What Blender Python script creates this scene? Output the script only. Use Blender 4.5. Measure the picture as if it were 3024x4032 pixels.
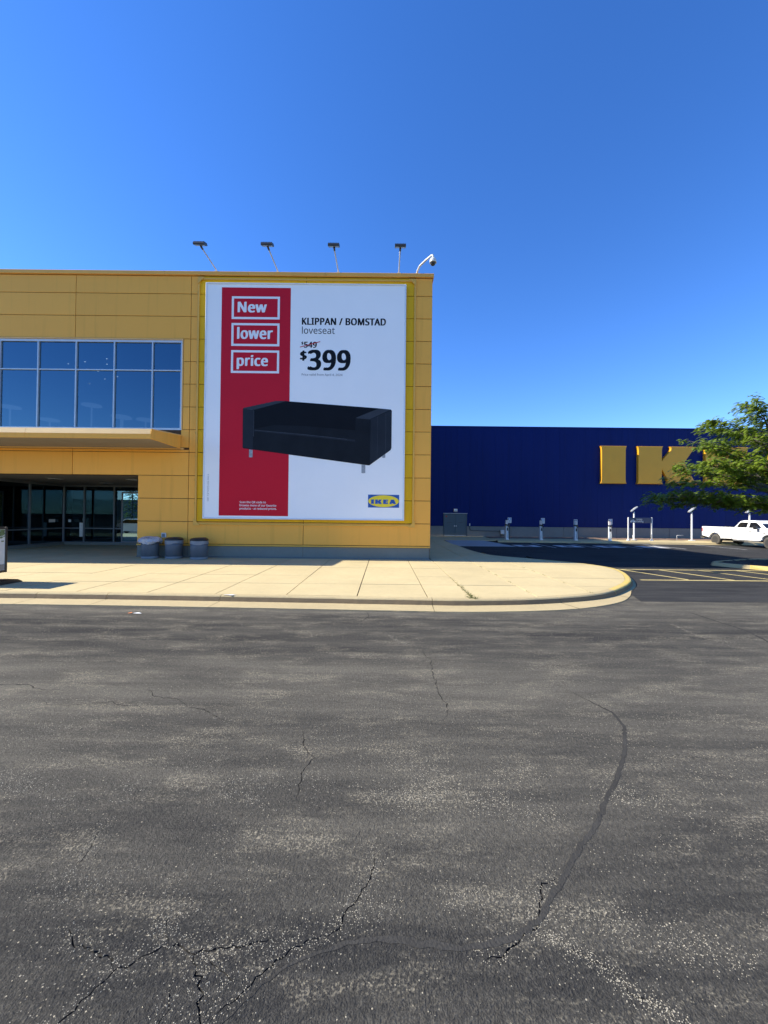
import bpy, bmesh, math, random, json
from mathutils import Vector, Matrix, noise
from mathutils.geometry import delaunay_2d_cdt

random.seed(7)
SC = bpy.context.scene
for _o in list(bpy.data.objects):
    bpy.data.objects.remove(_o)
COL = SC.collection
RAD = math.radians

# ---------------------------------------------------------------- camera
CAM_H = 2.0
cam = bpy.data.cameras.new("camera")
cam.sensor_fit = 'HORIZONTAL'
cam.sensor_width = 36.0
cam.lens = 36.0 * 1514.0 / 3024.0
cam.clip_start = 0.05
cam.clip_end = 2000.0
cam_o = bpy.data.objects.new("camera", cam)
COL.objects.link(cam_o)
cam_o.matrix_world = (Matrix.Translation((0, 0, CAM_H))
                      @ Matrix.Rotation(RAD(90.0) + 15.0 / 1514.0, 4, 'X')
                      @ Matrix.Rotation(0.0105, 4, 'Z'))
SC.camera = cam_o

# ---------------------------------------------------------------- light
SUN_EL = RAD(36.3)
SUN_AZ = 0.0335            # the sun stands this far behind the facade plane
SKY_STRENGTH = 0.134
SUN_STRENGTH = 4.2
EXPOSURE = 1.22
to_sun = Vector((-math.cos(SUN_EL) * math.cos(SUN_AZ),
                 math.cos(SUN_EL) * math.sin(SUN_AZ), math.sin(SUN_EL)))
world = bpy.data.worlds.new("World")
SC.world = world
world.use_nodes = True
wn = world.node_tree.nodes
wl = world.node_tree.links
wn.clear()
sky = wn.new('ShaderNodeTexSky')
sky.sky_type = 'NISHITA'
sky.sun_disc = False
sky.sun_elevation = SUN_EL
sky.sun_rotation = math.atan2(to_sun.x, to_sun.y)
sky.altitude = 900.0
sky.air_density = 0.9
sky.dust_density = 0.05
sky.ozone_density = 3.6
bgn = wn.new('ShaderNodeBackground')
bgn.inputs['Strength'].default_value = SKY_STRENGTH
won = wn.new('ShaderNodeOutputWorld')
hsv = wn.new('ShaderNodeHueSaturation')       # clear dry air: a deeper blue, evenly over the whole dome
hsv.inputs['Saturation'].default_value = 1.24
hsv.inputs['Hue'].default_value = 0.511
wl.new(sky.outputs[0], hsv.inputs['Color'])
wl.new(hsv.outputs[0], bgn.inputs['Color'])
wl.new(bgn.outputs[0], won.inputs['Surface'])
sun = bpy.data.lights.new("sun", 'SUN')
sun.energy = SUN_STRENGTH
sun.angle = RAD(0.53)
sun.color = (1.0, 0.93, 0.80)
sun_o = bpy.data.objects.new("sun", sun)
COL.objects.link(sun_o)
sun_o.location = (-30, 10, 40)
sun_o.rotation_euler = to_sun.to_track_quat('Z', 'Y').to_euler()
SC.view_settings.view_transform = 'Standard'
SC.view_settings.look = 'None'
SC.view_settings.gamma = 1.0
SC.view_settings.use_curve_mapping = False
SC.view_settings.exposure = EXPOSURE


# ---------------------------------------------------------------- materials
class NT:
    def __init__(self, name):
        self.m = bpy.data.materials.new(name)
        self.m.use_nodes = True
        self.t = self.m.node_tree
        self.n = self.t.nodes
        self.n.clear()
        self.out = self.n.new('ShaderNodeOutputMaterial')

    def node(self, typ, **kw):
        nd = self.n.new(typ)
        for k, v in kw.items():
            if k in nd.inputs and not hasattr(nd, k):
                self.put(nd.inputs[k], v)
            elif hasattr(nd, k):
                setattr(nd, k, v)
            else:
                self.put(nd.inputs[k], v)
        return nd

    def put(self, sock, v):
        if hasattr(v, 'is_output'):
            self.t.links.new(v, sock)
        else:
            if isinstance(v, tuple) and len(v) == 3 and sock.type == 'RGBA':
                v = v + (1.0,)
            sock.default_value = v

    def coord(self, scale=(1, 1, 1)):
        tc = self.n.new('ShaderNodeTexCoord')
        mp = self.n.new('ShaderNodeMapping')
        mp.inputs['Scale'].default_value = scale
        self.t.links.new(tc.outputs['Object'], mp.inputs['Vector'])
        return mp.outputs[0]

    def noise(self, vec, scale, detail=3.0, rough=0.55):
        nd = self.n.new('ShaderNodeTexNoise')
        nd.inputs['Scale'].default_value = scale
        nd.inputs['Detail'].default_value = detail
        nd.inputs['Roughness'].default_value = rough
        self.t.links.new(vec, nd.inputs['Vector'])
        return nd.outputs['Fac']

    def ramp(self, fac, lo, hi, a=0.0, b=1.0):
        nd = self.n.new('ShaderNodeMapRange')
        nd.clamp = True
        self.put(nd.inputs['Value'], fac)
        nd.inputs['From Min'].default_value = lo
        nd.inputs['From Max'].default_value = hi
        nd.inputs['To Min'].default_value = a
        nd.inputs['To Max'].default_value = b
        return nd.outputs[0]

    def math(self, op, a, b=None):
        nd = self.n.new('ShaderNodeMath')
        nd.operation = op
        self.put(nd.inputs[0], a)
        if b is not None:
            self.put(nd.inputs[1], b)
        return nd.outputs[0]

    def mix(self, fac, a, b, blend='MIX'):
        nd = self.n.new('ShaderNodeMix')
        nd.data_type = 'RGBA'
        nd.blend_type = blend
        self.put(nd.inputs[0], fac)
        self.put(nd.inputs[6], a)
        self.put(nd.inputs[7], b)
        return nd.outputs[2]

    def bump(self, h, strength, dist):
        nd = self.n.new('ShaderNodeBump')
        nd.inputs['Strength'].default_value = strength
        nd.inputs['Distance'].default_value = dist
        self.t.links.new(h, nd.inputs['Height'])
        return nd.outputs[0]

    def bsdf(self, color, rough=0.6, normal=None, metallic=0.0, spec=0.5, coat=0.0):
        p = self.n.new('ShaderNodeBsdfPrincipled')
        self.put(p.inputs['Base Color'], color)
        self.put(p.inputs['Roughness'], rough)
        p.inputs['Metallic'].default_value = metallic
        p.inputs['Specular IOR Level'].default_value = spec
        p.inputs['Coat Weight'].default_value = coat
        if normal is not None:
            self.t.links.new(normal, p.inputs['Normal'])
        self.t.links.new(p.outputs[0], self.out.inputs[0])
        return p


def sc3(c, k):
    return tuple(min(1.0, v * k) for v in c)


def mat(name, c, rough=0.6, var=0.12, scale=2.0, bump=0.0, bscale=60.0, metallic=0.0, spec=0.5,
        coat=0.0, stretch=(1, 1, 1), orand=0.0):
    t = NT(name)
    v = t.coord(stretch)
    f = t.ramp(t.noise(v, scale, 4.0), 0.3, 0.7)
    col = t.mix(f, sc3(c, 1.0 - var), sc3(c, 1.0 + var))
    f2 = t.ramp(t.noise(t.coord(), scale * 14.0, 2.0), 0.3, 0.7)
    col = t.mix(t.math('MULTIPLY', f2, 0.35), col, sc3(c, 1.0 - var * 1.3))
    if orand:
        oi = t.node('ShaderNodeObjectInfo')
        col = t.mix(t.math('MULTIPLY', oi.outputs['Random'], 1.0), t.mix(0.5, col, sc3(c, 1.0 - 2 * orand)), t.mix(0.5, col, sc3(c, 1.0 + 2 * orand)))
        dr = t.ramp(t.noise(t.coord((2.2, 2.2, 0.12)), 1.6, 4.0, 0.6), 0.54, 0.80, 0.0, 0.34)
        col = t.mix(dr, col, sc3(c, 0.55))
    nrm = None
    if bump:
        nrm = t.bump(t.noise(t.coord(), bscale, 3.0), bump, 0.01)
    t.bsdf(col, rough, nrm, metallic, spec, coat)
    return t.m


def mat_asphalt(name, lo, hi, stone, amount, lanes=False, wearmix=0.6):
    t = NT(name)
    v = t.coord()
    big = t.ramp(t.noise(t.coord((0.30, 0.75, 1.0)), 1.0, 6.0, 0.62), 0.40, 0.60)
    streak = t.ramp(t.noise(t.coord((0.30, 2.4, 1.0)), 1.3, 6.0, 0.66), 0.40, 0.62)
    tone = t.math('ADD', t.math('MULTIPLY', big, 0.35), t.math('MULTIPLY', streak, 0.65))
    if lanes:
        # wheel lanes run along the kerb: bands of worn and of intact sealer
        sx = t.node('ShaderNodeSeparateXYZ')
        t.t.links.new(v, sx.inputs[0])
        yy = t.math('ADD', sx.outputs[1], t.math('MULTIPLY', t.math('SUBTRACT', t.noise(t.coord((0.35, 0.5, 1)), 1.0, 4.0), 0.5), 1.6))
        cr = t.node('ShaderNodeValToRGB')
        t.put(cr.inputs[0], t.math('DIVIDE', yy, 10.0))
        els = cr.color_ramp.elements
        els[0].position, els[0].color = 0.17, (.12, .12, .12, 1)
        els[1].position, els[1].color = 1.0, (.5, .5, .5, 1)
        for ps_, vv in ((.215, .22), (.28, .55), (.36, .45), (.42, .72), (.50, .66), (.56, .40), (.66, .22), (.74, .28), (.80, .72)):
            e = els.new(ps_)
            e.color = (vv, vv, vv, 1)
        tone = t.math('ADD', t.math('MULTIPLY', tone, 0.62), t.math('MULTIPLY', t.math('SUBTRACT', cr.outputs[0], 0.25), 0.85))
    base = t.mix(tone, lo, hi)
    # exposed pale aggregate, denser where the sealer has worn off
    vor = t.node('ShaderNodeTexVoronoi')
    vor.inputs['Scale'].default_value = 115.0
    t.t.links.new(v, vor.inputs['Vector'])
    sep = t.node('ShaderNodeSeparateColor')
    t.t.links.new(vor.outputs['Color'], sep.inputs[0])
    worn = t.ramp(t.noise(t.coord((0.8, 1.3, 1.0)), 1.5, 8.0, 0.70), 0.46, 0.74)
    thr = t.math('SUBTRACT', 0.992, t.math('MULTIPLY', worn, amount))
    pick = t.math('GREATER_THAN', sep.outputs[0], thr)
    core = t.math('LESS_THAN', vor.outputs['Distance'], t.ramp(sep.outputs[1], 0.0, 1.0, 0.18, 0.50))
    stones = t.math('MULTIPLY', pick, core)
    scol = t.mix(sep.outputs[2], sc3(stone, 0.45), stone)
    grain = t.noise(v, 120.0, 2.0, 0.6)
    mid = t.noise(v, 34.0, 4.0, 0.7)
    dark = t.ramp(t.math('ADD', t.math('MULTIPLY', grain, 0.5), t.math('MULTIPLY', mid, 0.5)), 0.34, 0.60, 0.62, 0.0)
    lite = t.ramp(t.math('ADD', t.math('MULTIPLY', grain, 0.4), t.math('MULTIPLY', mid, 0.6)), 0.52, 0.70, 0.0, 0.40)
    base = t.mix(dark, base, sc3(lo, 0.40))
    base = t.mix(lite, base, t.mix(0.5, base, sc3(hi, 1.5)))
    # worn-through areas: fine pale aggregate dust, ragged at every scale
    wr = t.ramp(t.noise(t.coord((0.75, 2.1, 1.0)), 1.35, 14.0, 0.74), 0.50, 0.66, 0.0, 1.0)
    wr2 = t.ramp(t.math('ADD', t.math('MULTIPLY', t.noise(v, 72.0, 2.0, 0.6), 0.65), t.math('MULTIPLY', t.noise(v, 24.0, 4.0, 0.7), 0.35)), 0.50, 0.575, 0.06, 1.0)
    base = t.mix(t.math('MULTIPLY', t.math('MULTIPLY', wr, wr2), wearmix), base, sc3(stone, 0.72))
    col = t.mix(t.math('MULTIPLY', stones, 0.9), base, scol)
    h = t.math('ADD', t.math('MULTIPLY', grain, 0.8),
               t.math('ADD', t.math('MULTIPLY', t.noise(v, 52.0, 4.0, 0.7), 1.7), t.math('MULTIPLY', stones, 0.3)))
    t.bsdf(col, 0.9, t.bump(h, 0.85, 0.012), 0.0, 0.06)
    return t.m


def mat_concrete(name, c, dark, joint=1.0, bump=0.5):
    t = NT(name)
    v = t.coord()
    big = t.ramp(t.noise(v, 0.55, 5.0, 0.6), 0.28, 0.72)
    mid = t.ramp(t.noise(v, 6.0, 5.0, 0.65), 0.30, 0.70)
    col = t.mix(big, sc3(c, 0.84), sc3(c, 1.06))
    col = t.mix(t.math('MULTIPLY', mid, 0.35), col, sc3(c, 0.72))
    sp = t.ramp(t.noise(v, 130.0, 2.0, 0.5), 0.58, 0.72, 0.0, 0.5 * joint)
    col = t.mix(sp, col, dark)
    spots = t.node('ShaderNodeTexVoronoi')
    spots.inputs['Scale'].default_value = 2.3
    t.t.links.new(v, spots.inputs['Vector'])
    gum = t.ramp(spots.outputs['Distance'], 0.03, 0.055, 0.40, 0.0)
    col = t.mix(gum, col, dark)
    oi = t.node('ShaderNodeObjectInfo')
    col = t.mix(t.math('MULTIPLY', oi.outputs['Random'], 0.22), col, sc3(c, 0.80))
    stain = t.ramp(t.noise(v, 1.7, 7.0, 0.72), 0.58, 0.74, 0.0, 0.45)
    col = t.mix(stain, col, t.mix(0.5, dark, c))
    h = t.math('ADD', t.noise(v, 90.0, 3.0, 0.6), t.math('MULTIPLY', t.noise(v, 8.0, 4.0), 1.5))
    t.bsdf(col, 0.9, t.bump(h, bump, 0.006), 0.0, 0.25)
    return t.m


def mat_glass(name, ior, tint, rough=0.0):
    t = NT(name)
    fr = t.node('ShaderNodeFresnel')
    fr.inputs['IOR'].default_value = ior
    tr = t.node('ShaderNodeBsdfTransparent')
    tr.inputs['Color'].default_value = tint + (1.0,)
    gl = t.node('ShaderNodeBsdfGlossy')
    gl.inputs['Roughness'].default_value = rough
    gl.inputs['Color'].default_value = (0.48, 0.80, 1.0, 1.0)
    wav = t.noise(t.coord(), 0.5, 1.0)
    t.t.links.new(t.bump(wav, 0.05, 0.02), gl.inputs['Normal'])
    mx = t.node('ShaderNodeMixShader')
    ge = t.node('ShaderNodeNewGeometry')          # thin pane: one reflecting coat on the outer face
    t.t.links.new(t.math('MULTIPLY', fr.outputs[0], t.math('SUBTRACT', 1.0, ge.outputs['Backfacing'])), mx.inputs[0])
    t.t.links.new(tr.outputs[0], mx.inputs[1])
    t.t.links.new(gl.outputs[0], mx.inputs[2])
    t.t.links.new(mx.outputs[0], t.out.inputs[0])
    return t.m


def mat_leaf(name, a, b):
    t = NT(name)
    f = t.ramp(t.noise(t.coord(), 3.0, 3.0), 0.3, 0.7)
    g = t.node('ShaderNodeNewGeometry')
    f = t.math('MULTIPLY', t.math('ADD', f, g.outputs['Random Per Island']), 0.5)
    c = t.mix(f, a, b)
    d = t.node('ShaderNodeBsdfPrincipled')
    t.put(d.inputs['Base Color'], c)
    d.inputs['Roughness'].default_value = 0.45
    d.inputs['Specular IOR Level'].default_value = 0.35
    tl = t.node('ShaderNodeBsdfTranslucent')
    t.put(tl.inputs['Color'], t.mix(0.5, c, (0.20, 0.30, 0.03)))
    mx = t.node('ShaderNodeMixShader')
    mx.inputs[0].default_value = 0.35
    t.t.links.new(d.outputs[0], mx.inputs[1])
    t.t.links.new(tl.outputs[0], mx.inputs[2])
    t.t.links.new(mx.outputs[0], t.out.inputs[0])
    return t.m


def mat_emit(name, c, s):
    t = NT(name)
    e = t.node('ShaderNodeEmission')
    e.inputs['Color'].default_value = c + (1.0,)
    e.inputs['Strength'].default_value = s
    t.t.links.new(e.outputs[0], t.out.inputs[0])
    return t.m


def mat_worn_paint(name, paint, under, wear):
    t = NT(name)
    v = t.coord()
    f = t.ramp(t.noise(v, 22.0, 6.0, 0.7), wear, wear + 0.12)
    f2 = t.ramp(t.noise(v, 2.0, 4.0), 0.3, 0.7, 0.75, 1.0)
    col = t.mix(f, under, paint)
    col = t.mix(f2, under, col)
    t.bsdf(col, 0.8, t.bump(t.noise(v, 70.0, 3.0), 0.5, 0.008), 0.0, 0.3)
    return t.m


M = {
    'asphalt': mat_asphalt('asphalt', (0.044, 0.043, 0.040), (0.178, 0.163, 0.128), (0.52, 0.46, 0.33), 0.15, True, 0.85),
    'asphalt_new': mat_asphalt('asphalt_new', (0.036, 0.037, 0.038), (0.072, 0.071, 0.067), (0.30, 0.28, 0.24), 0.04, False, 0.18),
    'tar': mat('tar', (0.052, 0.050, 0.045), 0.9, 0.22, 5.0, 0.8, 70.0, spec=0.05),
    'crack': mat('crack_dirt', (0.030, 0.028, 0.025), 0.95, 0.3, 20.0),
    'chip': mat('stone_chip', (0.45, 0.40, 0.29), 0.8, 0.3, 90.0),
    'walk': mat_concrete('sidewalk_concrete', (0.58, 0.47, 0.25), (0.22, 0.185, 0.13)),
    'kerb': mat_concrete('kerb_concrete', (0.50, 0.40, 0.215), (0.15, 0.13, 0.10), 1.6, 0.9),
    'kerb_face': mat_concrete('kerb_face_shade_grime', (0.21, 0.155, 0.09), (0.05, 0.045, 0.035), 1.8, 1.0),  # darker than the kerb: grime, and the face's shade put into the colour
    'joint': mat('joint_dirt', (0.045, 0.038, 0.026), 0.95, 0.3, 12.0),
    'kerb_yellow': mat_worn_paint('kerb_yellow', (0.60, 0.43, 0.09), (0.42, 0.36, 0.25), 0.34),
    'ramp': mat_concrete('ramp_concrete', (0.36, 0.37, 0.37), (0.25, 0.26, 0.28)),
    'plinth': mat_concrete('plinth_concrete', (0.21, 0.22, 0.19), (0.16, 0.17, 0.16)),
    'base': mat_concrete('wall_base_concrete', (0.22, 0.22, 0.20), (0.12, 0.12, 0.11)),
    'yellow': mat('yellow_panel', (0.88, 0.425, 0.072), 0.55, 0.05, 0.5, 0.06, 120.0, spec=0.18, orand=0.035),
    'yellow_fresh': mat('yellow_panel_fresh', (0.80, 0.45, 0.012), 0.55, 0.05, 0.5, 0.06, 120.0, spec=0.18, orand=0.03),
    'yellow_trim': mat('yellow_trim', (0.72, 0.39, 0.055), 0.45, 0.08, 1.5),
    'coping': mat('coping_paint', (0.80, 0.41, 0.09), 0.5, 0.07, 1.0, spec=0.2),
    'flash': mat('yellow_flashing', (0.80, 0.50, 0.18), 0.45, 0.07, 1.5),
    'backing': mat('joint_backing', (0.075, 0.035, 0.008), 0.8, 0.1),
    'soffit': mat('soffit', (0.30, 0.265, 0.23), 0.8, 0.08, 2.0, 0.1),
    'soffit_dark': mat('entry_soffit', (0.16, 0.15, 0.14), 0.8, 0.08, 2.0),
    'blue': mat('blue_panel', (0.0005, 0.0115, 0.105), 0.5, 0.15, 0.25, 0.03, 30.0, spec=0.12, orand=0.05, stretch=(3, 3, 0.3)),
    'blue_dark': mat('blue_joint', (0.001, 0.005, 0.04), 0.7, 0.1, spec=0.1),
    'alu': mat('aluminium', (0.50, 0.53, 0.55), 0.38, 0.06, 3.0, metallic=0.35),
    'alu_dark': mat('aluminium_dark', (0.17, 0.18, 0.19), 0.42, 0.06, 3.0, metallic=0.3),
    'galv': mat('galvanised', (0.55, 0.55, 0.55), 0.45, 0.12, 8.0, metallic=0.3),
    'white_paint': mat('white_paint', (0.60, 0.60, 0.57), 0.40, 0.04, 3.0),
    'banner': mat('banner_white', (0.90, 0.90, 0.89), 0.45, 0.02, 0.6, 0.05, 8.0, spec=0.12),
    'banner_frame': mat('banner_frame', (0.70, 0.74, 0.76), 0.4, 0.06, 1.0, metallic=0.1),
    'red': mat('print_red', (0.56, 0.012, 0.030), 0.45, 0.03, 0.6, 0.05, 8.0, spec=0.12),
    'ink': mat('print_ink', (0.008, 0.009, 0.012), 0.45, 0.1, 2.0, spec=0.12),
    'ink_grey': mat('print_grey', (0.16, 0.17, 0.19), 0.5, 0.1, 2.0),
    'ink_white': mat('print_white', (0.82, 0.82, 0.82), 0.45, 0.02, 1.0),
    'ink_blue': mat('print_blue', (0.006, 0.085, 0.36), 0.45, 0.03, 1.0),
    'ink_yellow': mat('print_yellow', (0.86, 0.66, 0.02), 0.45, 0.03, 1.0),
    'sofa_a': mat('print_sofa_front', (0.010, 0.0125, 0.017), 0.5, 0.25, 1.2, spec=0.12),
    'sofa_b': mat('print_sofa_top', (0.040, 0.048, 0.062), 0.5, 0.15, 1.2, spec=0.12),
    'sofa_c': mat('print_sofa_back', (0.005, 0.006, 0.009), 0.5, 0.2, 1.2, spec=0.12),
    'sofa_d': mat('print_sofa_side', (0.020, 0.025, 0.034), 0.5, 0.2, 1.2, spec=0.12),
    'sofa_e': mat('print_sofa_edge', (0.055, 0.066, 0.085), 0.5, 0.3, 3.0, spec=0.12),
    'sofa_leg': mat('print_sofa_leg', (0.32, 0.34, 0.36), 0.4, 0.3, 9.0),
    'gold': mat('letter_gold', (0.78, 0.355, 0.010), 0.5, 0.05, 0.8, spec=0.5),
    'gold_rim': mat('letter_rim', (0.50, 0.32, 0.06), 0.25, 0.05, 0.8, spec=0.6),
    'bin': mat('bin_grey', (0.085, 0.105, 0.13), 0.55, 0.08, 6.0, 0.12, 90.0),
    'bin_band': mat('bin_band', (0.18, 0.205, 0.235), 0.45, 0.05, 4.0),
    'black': mat('black_plastic', (0.012, 0.012, 0.013), 0.42, 0.2, 5.0),
    'dark': mat('dark_metal', (0.035, 0.037, 0.04), 0.45, 0.15, 5.0),
    'bag': mat('liner_bag', (0.42, 0.43, 0.45), 0.30, 0.06, 9.0, 0.3, 30.0),
    'door': mat('door_teal', (0.055, 0.085, 0.105), 0.45, 0.06, 2.0),
    'charger': mat('charger_white', (0.72, 0.76, 0.78), 0.38, 0.04, 4.0),
    'pink': mat('charger_label', (0.62, 0.50, 0.47), 0.45, 0.12, 40.0),
    'sign_blue': mat('sign_blue', (0.006, 0.018, 0.075), 0.35, 0.08, 2.0),
    'ev_blue': mat('ev_blue', (0.02, 0.14, 0.42), 0.4, 0.08, 6.0),
    'mulch': mat('mulch', (0.045, 0.032, 0.024), 0.95, 0.5, 14.0, 1.0, 40.0),
    'mulch_dry': mat('mulch_dry', (0.20, 0.13, 0.09), 0.95, 0.45, 14.0, 1.0, 40.0),
    'line_yellow': mat_worn_paint('line_yellow', (0.70, 0.56, 0.22), (0.06, 0.06, 0.055), 0.30),
    'line_white': mat_worn_paint('line_white', (0.66, 0.66, 0.64), (0.05, 0.05, 0.05), 0.36),
    'car_white': mat('car_white', (0.84, 0.84, 0.82), 0.22, 0.015, 2.0, coat=0.6),
    'car_glass': mat('car_glass', (0.010, 0.011, 0.012), 0.06, 0.1, 2.0, spec=0.7),
    'tyre': mat('tyre', (0.035, 0.034, 0.032), 0.85, 0.25, 10.0, 0.2, 60.0),
    'tyre_dust': mat('tyre_dust', (0.065, 0.06, 0.052), 0.9, 0.25, 10.0, 0.2, 60.0),
    'rim': mat('rim', (0.25, 0.25, 0.25), 0.38, 0.15, 9.0, metallic=0.5),
    'rim_dark': mat('rim_dark', (0.05, 0.05, 0.05), 0.5, 0.15, 9.0, metallic=0.3),
    'chrome': mat('chrome', (0.72, 0.72, 0.72), 0.15, 0.05, 9.0, metallic=1.0),
    'tail_red': mat('tail_red', (0.32, 0.012, 0.010), 0.2, 0.1, 9.0, coat=0.5),
    'lens': mat('clear_lens', (0.55, 0.56, 0.58), 0.12, 0.08, 9.0, spec=0.7),
    'bark': mat('bark', (0.15, 0.125, 0.10), 0.9, 0.3, 8.0, 0.8, 30.0),
    'leaf': mat_leaf('locust_leaf', (0.065, 0.135, 0.010), (0.240, 0.300, 0.030)),
    'needle': mat_leaf('needle', (0.014, 0.032, 0.012), (0.035, 0.065, 0.022)),
    'weed': mat_leaf('weed', (0.08, 0.09, 0.03), (0.20, 0.18, 0.07)),
    'glass_up': mat_glass('window_glass', 2.4, (0.30, 0.36, 0.42)),
    'glass_dn': mat_glass('entrance_glass', 1.9, (0.30, 0.34, 0.36)),
    'glass_mirror': mat_glass('silvered_door_glass', 5.5, (0.10, 0.12, 0.14)),
    'room': mat('room_dark', (0.035, 0.036, 0.04), 0.9, 0.2, 1.0),
    'room_floor': mat('room_floor', (0.06, 0.058, 0.055), 0.7, 0.2, 1.0),
    'lamp_glow': mat_emit('standing_lamp_glow', (0.72, 0.86, 1.0), 0.13),  # glow added to the whole lamp, pole and foot too, so it shows
    'lamp_on': mat_emit('ceiling_lamp_on', (1.0, 0.93, 0.80), 1.8),
    'paper': mat('paper', (0.72, 0.72, 0.68), 0.7, 0.08, 12.0),
    'orange': mat('orange_paper', (0.62, 0.18, 0.04), 0.6, 0.1, 9.0),
    'poster': mat('poster', (0.55, 0.55, 0.53), 0.4, 0.06, 3.0),
    'poster_green': mat('poster_green', (0.10, 0.15, 0.06), 0.4, 0.5, 14.0),
    'poster_grey': mat('poster_grey', (0.22, 0.21, 0.20), 0.4, 0.1, 4.0),
    'far_green': mat('far_building', (0.055, 0.085, 0.085), 0.7, 0.1, 0.5),
    'door_red': mat('door_label_red', (0.30, 0.03, 0.02), 0.5, 0.1, 9.0),
}


# ---------------------------------------------------------------- mesh helpers
class MB:
    def __init__(self):
        self.v = []
        self.f = []
        self.smooth = False

    def add(self, verts, faces):
        n = len(self.v)
        self.v += [tuple(p) for p in verts]
        self.f += [tuple(i + n for i in q) for q in faces]
        return self

    def box(self, x0, x1, y0, y1, z0, z1):
        v = [(x0, y0, z0), (x1, y0, z0), (x1, y1, z0), (x0, y1, z0),
             (x0, y0, z1), (x1, y0, z1), (x1, y1, z1), (x0, y1, z1)]
        f = [(3, 2, 1, 0), (4, 5, 6, 7), (0, 1, 5, 4), (1, 2, 6, 5), (2, 3, 7, 6), (3, 0, 4, 7)]
        return self.add(v, f)

    def cbox(self, x0, x1, y0, y1, z0, z1, c):
        """box with all edges chamfered by c"""
        bm = bmesh.new()
        bmesh.ops.create_cube(bm, size=1.0)
        for q in bm.verts:
            q.co = Vector((x0 + (q.co.x + .5) * (x1 - x0), y0 + (q.co.y + .5) * (y1 - y0), z0 + (q.co.z + .5) * (z1 - z0)))
        bmesh.ops.bevel(bm, geom=list(bm.edges), offset=c, segments=1, affect='EDGES', profile=0.5)
        bm.verts.index_update()
        self.add([tuple(q.co) for q in bm.verts], [tuple(q.index for q in fc.verts) for fc in bm.faces])
        bm.free()
        return self

    def facade(self, x0, x1, z0, z1, yf, th, c=0.006):
        """panel facing -y with a chamfered front edge"""
        v = [(x0, yf + c, z0), (x1, yf + c, z0), (x1, yf + c, z1), (x0, yf + c, z1),
             (x0 + c, yf, z0 + c), (x1 - c, yf, z0 + c), (x1 - c, yf, z1 - c), (x0 + c, yf, z1 - c),
             (x0, yf + th, z0), (x1, yf + th, z0), (x1, yf + th, z1), (x0, yf + th, z1)]
        f = [(4, 5, 6, 7), (0, 1, 5, 4), (1, 2, 6, 5), (2, 3, 7, 6), (3, 0, 4, 7),
             (8, 9, 1, 0), (9, 10, 2, 1), (10, 11, 3, 2), (11, 8, 0, 3), (11, 10, 9, 8)]
        return self.add(v, f)

    def prism(self, poly, axis, d0, d1):
        """extrude a 2D polygon: axis 'y' -> poly is (x,z); 'x' -> (y,z); 'z' -> (x,y)"""
        def P(a, b, d):
            return {'y': (a, d, b), 'x': (d, a, b), 'z': (a, b, d)}[axis]
        n = len(poly)
        v = [P(a, b, d0) for a, b in poly] + [P(a, b, d1) for a, b in poly]
        f = [tuple(range(n)), tuple(range(2 * n - 1, n - 1, -1))]
        f += [(i, i + n, (i + 1) % n + n, (i + 1) % n) for i in range(n)]
        return self.add(v, f)

    def sheet(self, poly, axis, d):
        def P(a, b):
            return {'y': (a, d, b), 'x': (d, a, b), 'z': (a, b, d)}[axis]
        return self.add([P(a, b) for a, b in poly], [tuple(range(len(poly)))])

    def tube(self, pts, r, seg=10, cap=True):
        pts = [Vector(p) for p in pts]
        rs = r if isinstance(r, (list, tuple)) else [r] * len(pts)
        n0 = len(self.v)
        up = Vector((0.13, 0.27, 0.95)).normalized()
        vs = []
        for i, p in enumerate(pts):
            a = pts[max(0, i - 1)]
            b = pts[min(len(pts) - 1, i + 1)]
            d = (b - a).normalized()
            s = d.cross(up)
            if s.length < 1e-3:
                s = d.cross(Vector((1, 0, 0)))
            s.normalize()
            t = s.cross(d).normalized()
            for k in range(seg):
                an = 2 * math.pi * k / seg
                vs.append(tuple(p + (s * math.cos(an) + t * math.sin(an)) * rs[i]))
        fs = []
        for i in range(len(pts) - 1):
            for k in range(seg):
                k2 = (k + 1) % seg
                fs.append((i * seg + k, i * seg + k2, (i + 1) * seg + k2, (i + 1) * seg + k))
        if cap:
            fs.append(tuple(range(seg - 1, -1, -1)))
            fs.append(tuple((len(pts) - 1) * seg + k for k in range(seg)))
        return self.add(vs, fs)

    def lathe(self, prof, seg=24, cx=0.0, cy=0.0, axis='z', c0=0.0):
        vs = []
        for r, h in prof:
            for k in range(seg):
                an = 2 * math.pi * k / seg
                a, b = r * math.cos(an), r * math.sin(an)
                if axis == 'z':
                    vs.append((cx + a, cy + b, c0 + h))
                else:            # axis along y, centre (cx, cy) = (x, z)
                    vs.append((cx + a, c0 + h, cy + b))
        fs = []
        for i in range(len(prof) - 1):
            for k in range(seg):
                k2 = (k + 1) % seg
                fs.append((i * seg + k, i * seg + k2, (i + 1) * seg + k2, (i + 1) * seg + k))
        fs.append(tuple(range(seg - 1, -1, -1)))
        fs.append(tuple((len(prof) - 1) * seg + k for k in range(seg)))
        return self.add(vs, fs)

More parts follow.
